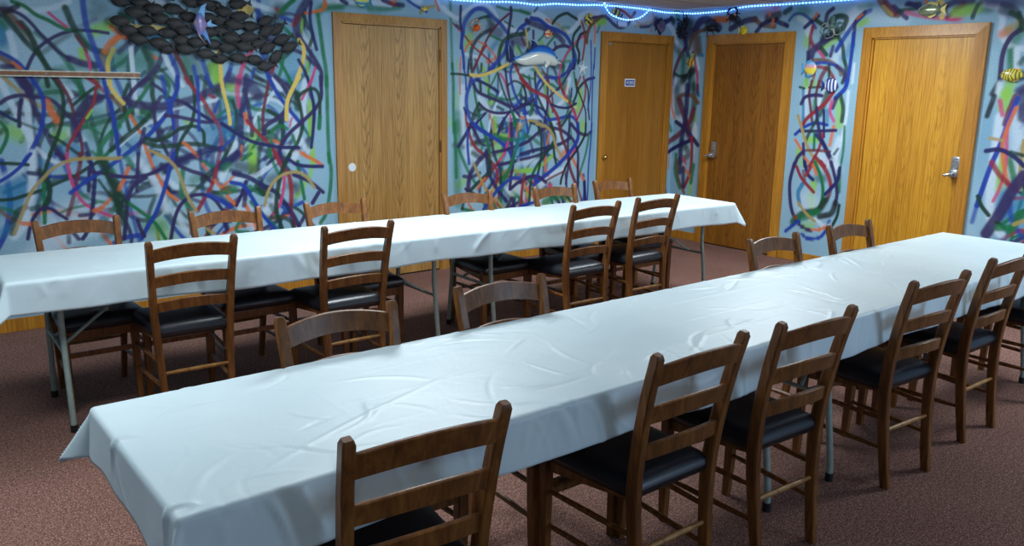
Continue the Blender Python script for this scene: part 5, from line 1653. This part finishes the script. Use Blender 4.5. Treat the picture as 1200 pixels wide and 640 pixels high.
def make_cloth(L,W,over,seed,cell,kinks,endL=.15,endR=.12,cut=0.0,cfl=0.0):
    """sheet laid on an L x W top and hanging over all edges; wrinkles are real relief"""
    r=np.random.default_rng(seed); R=.012; OV=over
    ex=np.arange(-L/2-endL,L/2+endR+1e-6,cell); ey=np.arange(-W/2-OV,W/2+OV+1e-6,cell*.9)
    X,Y=np.meshgrid(ex,ey,indexing='ij')
    # uneven hem
    hemx=1+.05*np.sin(Y*9+seed)+.03*np.sin(Y*23)
    hemy=1+.035*np.sin(X*3.1+seed)+.025*np.sin(X*8.7+1)
    outx=np.maximum(0,np.abs(X)-L/2)*np.sign(X); outy=np.maximum(0,np.abs(Y)-W/2)*np.sign(Y)
    outx=outx*hemx; outy=outy*hemy
    ox,oy=np.abs(outx),np.abs(outy); d=np.hypot(ox,oy)
    ux=np.where(d>1e-9,outx/np.maximum(d,1e-9),0); uy=np.where(d>1e-9,outy/np.maximum(d,1e-9),0)
    arc=R*math.pi/2
    a=np.minimum(d,arc)/R
    h=R*np.sin(a); dz=R*(1-np.cos(a)); rest=np.maximum(0,d-arc)
    corner=np.minimum(ox,oy)/np.maximum(1e-6,np.maximum(ox,oy)); corner=np.where(d>1e-6,corner,0)
    cz=np.sqrt(corner)*(Y>0)*(X<0); d=d*(1-cut*cz)
    # hanging part: slight flare with folds growing to the hem; corner cone stands out further
    s_al=np.where(oy>ox,X,Y+L)
    fold=.004*np.sin(s_al*11+seed*2)*np.sin(s_al*2.3)+.003*np.sin(s_al*31+1.7*seed)*np.sin(s_al*3.1+1)
    sl=.10+corner*.42+cfl*cz; flare=sl*rest+fold*(rest/OV)*(1-corner)
    h=h+flare; dz=dz+rest*np.sqrt(np.maximum(.05,1-sl**2))
    bx=np.clip(X,-L/2,L/2); by=np.clip(Y,-W/2,W/2)
    Px=bx+ux*h; Py=by+uy*h; Pz=-dz
    # relief
    relief=np.zeros_like(X)
    def ridge(P,w,hh):
        nonlocal relief
        P=np.array(catmull(P,6)); d2=np.full(X.shape,9.)
        i0=np.searchsorted(ex,P[:,0].min()-4*w); i1=np.searchsorted(ex,P[:,0].max()+4*w)
        j0=np.searchsorted(ey,P[:,1].min()-4*w); j1=np.searchsorted(ey,P[:,1].max()+4*w)
        if i1<=i0 or j1<=j0: return
        sub=d2[i0:i1,j0:j1]; tt=np.zeros_like(sub); n=len(P)-1
        for k,(p,q) in enumerate(zip(P[:-1],P[1:])):
            e=q-p; Lq=float(e@e)+1e-12; xx=X[i0:i1,j0:j1]-p[0]; yy=Y[i0:i1,j0:j1]-p[1]
            t=np.clip((xx*e[0]+yy*e[1])/Lq,0,1); q_=np.hypot(xx-t*e[0],yy-t*e[1]); m=q_<sub; sub[m]=q_[m]; tt[m]=((k+t)/n)[m]
        relief[i0:i1,j0:j1]+=hh*np.exp(-(sub/w)**2)*np.sin(math.pi*np.clip(tt,.04,.96))
    n=int(L*44)
    for k in range(n):
        side=r.choice([-1,1]); x=r.uniform(-L/2,L/2); y=side*(W/2-abs(r.normal(0,.11))) if r.random()<.8 else r.uniform(-W/2,W/2); y=np.clip(y,-W/2+.01,W/2-.01)
        an=r.uniform(0,6.28); ln=r.uniform(.10,.34); bn=r.uniform(-1.5,1.5); P=[(x,y)]
        for i in range(3): an+=bn/3; x+=ln/3*math.cos(an); y+=ln/3*math.sin(an); P.append((x,y))
        ridge(P,r.uniform(.005,.009),r.uniform(.0012,.0030)*r.choice([1,1,-1]))
    # fold creases of the packed sheet
    for yy in (-.02,.17,-.19):
        ridge([(-L/2-.05,yy),(-L/4,yy+.004),(0,yy),(L/4,yy-.003),(L/2+.05,yy)],.0045,.0011)
    for k in range(int(L/1.2)):
        x=-L/2+.5+k*1.2+r.uniform(-.05,.05); ridge([(x,-W/2-OV),(x+.01,0),(x,W/2+OV)],.0045,.0006)
    for k in kinks: ridge(*k)
    # diagonal pulls on the hanging sides
    for k in range(int(L*9)):
        x=r.uniform(-L/2,L/2); sgn=-1 if r.random()<.7 else 1; y=sgn*(W/2+.005); dx=r.uniform(-.09,.09)
        ridge([(x,y),(x+dx*.6,y+sgn*OV*.4),(x+dx,y+sgn*OV*r.uniform(.5,1.))],r.uniform(.007,.016),r.uniform(.002,.005)*r.choice([-1,1]))
    onTop=(d<1e-6); low=.0008*np.sin(X*5+seed)+.0006*np.sin(Y*13+X*3)
    Pz=Pz+np.where(onTop,relief+low+.002,0)+np.where(~onTop,relief*np.clip(1-d/.02,0,1)+.002,0)
    side=np.clip(d/.02,0,1); Px=Px+ux*relief*side; Py=Py+uy*relief*side
    nx,ny=X.shape; co=np.stack([Px.ravel(),Py.ravel(),Pz.ravel()],1)
    i=np.arange(nx-1)[:,None]; j=np.arange(ny-1)[None,:]; aa=(i*ny+j).ravel(); f=np.stack([aa,aa+ny,aa+ny+1,aa+1],1)
    me=bpy.data.meshes.new('tablecloth'); me.from_pydata(co.tolist(),[],f.tolist()); me.update()
    for p in me.polygons: p.use_smooth=True
    me.materials.append(CLOTH); o=bpy.data.objects.new('tablecloth',me); COL.objects.link(o)
    m=o.modifiers.new('thick','SOLIDIFY'); m.thickness=.0012; m.offset=1
    return o
hl=(nx1-nx0)/2
c1=make_cloth(nx1-nx0,nyf-nyn,.150,3,.0072,[
   ([(-hl+.02,-.34),(-hl+.10,-.20),(-hl+.22,-.12)],.010,.004),
   ([(-hl+.13,-.30),(-hl+.45,-.15),(-hl+.95,.03)],.007,.0026),
   ([(-hl-.1,.12),(-hl,.10),(-hl+.06,.08)],.012,.010),
   ([(-hl+.17,-.36),(-hl+.20,-.42),(-hl+.22,-.50)],.010,.014),
   ([(-hl+.24,-.36),(-hl+.27,-.43),(-hl+.30,-.49)],.009,.010),
   ([(-hl-.1,-.30),(-hl-.0,-.31),(-hl+.05,-.33)],.012,.010),
  ],endL=.138,endR=.13,cut=.48,cfl=.08)
c1.location=((nx0+nx1)/2,cyN,.7385); c1.rotation_euler=(0,0,.0027); tag(c1,'long white plastic table cover on the near table, wrinkled along its front edge','tablecloth','white plastic table covers')
fl=(fx1-fx0)
c2=make_cloth(fl,FW,.155,5,.012,[([(.02,.33),(.01,0),(.03,-.33),(.0,-.47)],.012,.007),([(.12,-.33),(.05,-.38),(-.02,-.46)],.012,.010)],endL=.18,endR=.13)
p=farc((fx0+fx1)/2,FW/2); c2.location=(p[0],p[1],.7385); c2.rotation_euler=(0,0,FA); tag(c2,'long white plastic table cover on the far table, near the wide oak door','tablecloth','white plastic table covers')

# ------------------------------------------------------------------ ceiling light fixtures (out of frame, extra ones added for brightness) and their light
def troffer(x,y,power,lx=1.2,ly=.6,c=(.86,.95,1.0),label=''):
    t=empty('ceiling_light',(x,y,ZC)); tag(t,label,'ceiling light','ceiling light panels')
    b=MB()
    for a in ((-lx/2,lx/2,-ly/2,-ly/2+.03),(-lx/2,lx/2,ly/2-.03,ly/2),(-lx/2,-lx/2+.03,-ly/2,ly/2),(lx/2-.03,lx/2,-ly/2,ly/2)): b.box(*a,-.03,-.002)
    b.build('frame',WHITEP,t)
    b=MB(); b.box(-lx/2+.03,lx/2-.03,-ly/2+.03,ly/2-.03,-.016,-.004); b.build('diffuser',m_emit('light diffuser',(225,240,250),2.0),t)
    ld=bpy.data.lights.new('panel_lamp','AREA'); ld.shape='RECTANGLE'; ld.size=lx-.08; ld.size_y=ly-.08; ld.energy=power; ld.color=c
    lo=bpy.data.objects.new('panel_lamp',ld); COL.objects.link(lo); lo.location=(0,0,-.035); lo.parent=t
LIGHTS=[(-1.45,-2.3,44,'ceiling light panel over the right end of the tables'),(-4.4,-2.05,46,'ceiling light panel over the gap between the tables'),(-6.8,-3.1,24,'added unseen ceiling light panel brightening the left end of the tables'),(-1.25,-5.1,36,'ceiling light panel at the far right of the room'),(-7.4,-6.9,12,'ceiling light panel behind the camera')]  # panel at the left end is added to brighten mural and near cloth
for x,y,pw,l in LIGHTS: troffer(x,y,pw,label=l)
# window in the wall behind the camera, with daylight
wn=empty('window_1',(-2.6,YB+.001,1.45)); tag(wn,kind='structure')
b=MB()
for a in ((-.95,.95,-.62,-.55),(-.95,.95,.55,.62),(-.95,-.88,-.62,.62),(.88,.95,-.62,.62),(-.02,.02,-.6,.6)): b.box(a[0],a[1],0,.035,a[2],a[3])
b.build('window_frame',OAK_TRIM2,wn)
b=MB(); b.box(-.88,.88,.004,.010,-.55,.55); b.build('window_pane',m_emit('daylit window pane',(170,205,255),1.5),wn)
ld=bpy.data.lights.new('daylight','AREA'); ld.shape='RECTANGLE'; ld.size=1.7; ld.size_y=1.05; ld.energy=36; ld.color=(.55,.75,1)
lo=bpy.data.objects.new('daylight',ld); COL.objects.link(lo); lo.parent=wn; lo.location=(0,.05,0); lo.rotation_euler=(math.pi/2,0,0)

# ------------------------------------------------------------------ world, camera, view
w=bpy.data.worlds.new('World'); S.world=w; w.use_nodes=True; w.node_tree.nodes['Background'].inputs[0].default_value=(.5,.6,.7,1); w.node_tree.nodes['Background'].inputs[1].default_value=.3
cam=bpy.data.cameras.new('Camera'); co=bpy.data.objects.new('Camera',cam); COL.objects.link(co); S.camera=co
cam.sensor_width=36; cam.sensor_fit='HORIZONTAL'; cam.lens=972.81/1200*36; cam.clip_start=.05
pitch,roll,yaw=0.221982,0.014973,0.898240
Fv=Vector((math.cos(yaw)*math.cos(pitch),math.sin(yaw)*math.cos(pitch),-math.sin(pitch)))
R0=Vector((math.sin(yaw),-math.cos(yaw),0)); U0=R0.cross(Fv)
Rv=math.cos(roll)*R0+math.sin(roll)*U0; Uv=-math.sin(roll)*R0+math.cos(roll)*U0
co.matrix_world=Matrix(((Rv.x,Uv.x,-Fv.x,-6.9064),(Rv.y,Uv.y,-Fv.y,-5.9557),(Rv.z,Uv.z,-Fv.z,1.5787),(0,0,0,1)))
vs_=S.view_settings; vs_.view_transform='Standard'; vs_.look='None'; vs_.gamma=1; vs_.use_curve_mapping=False; vs_.exposure=0.42
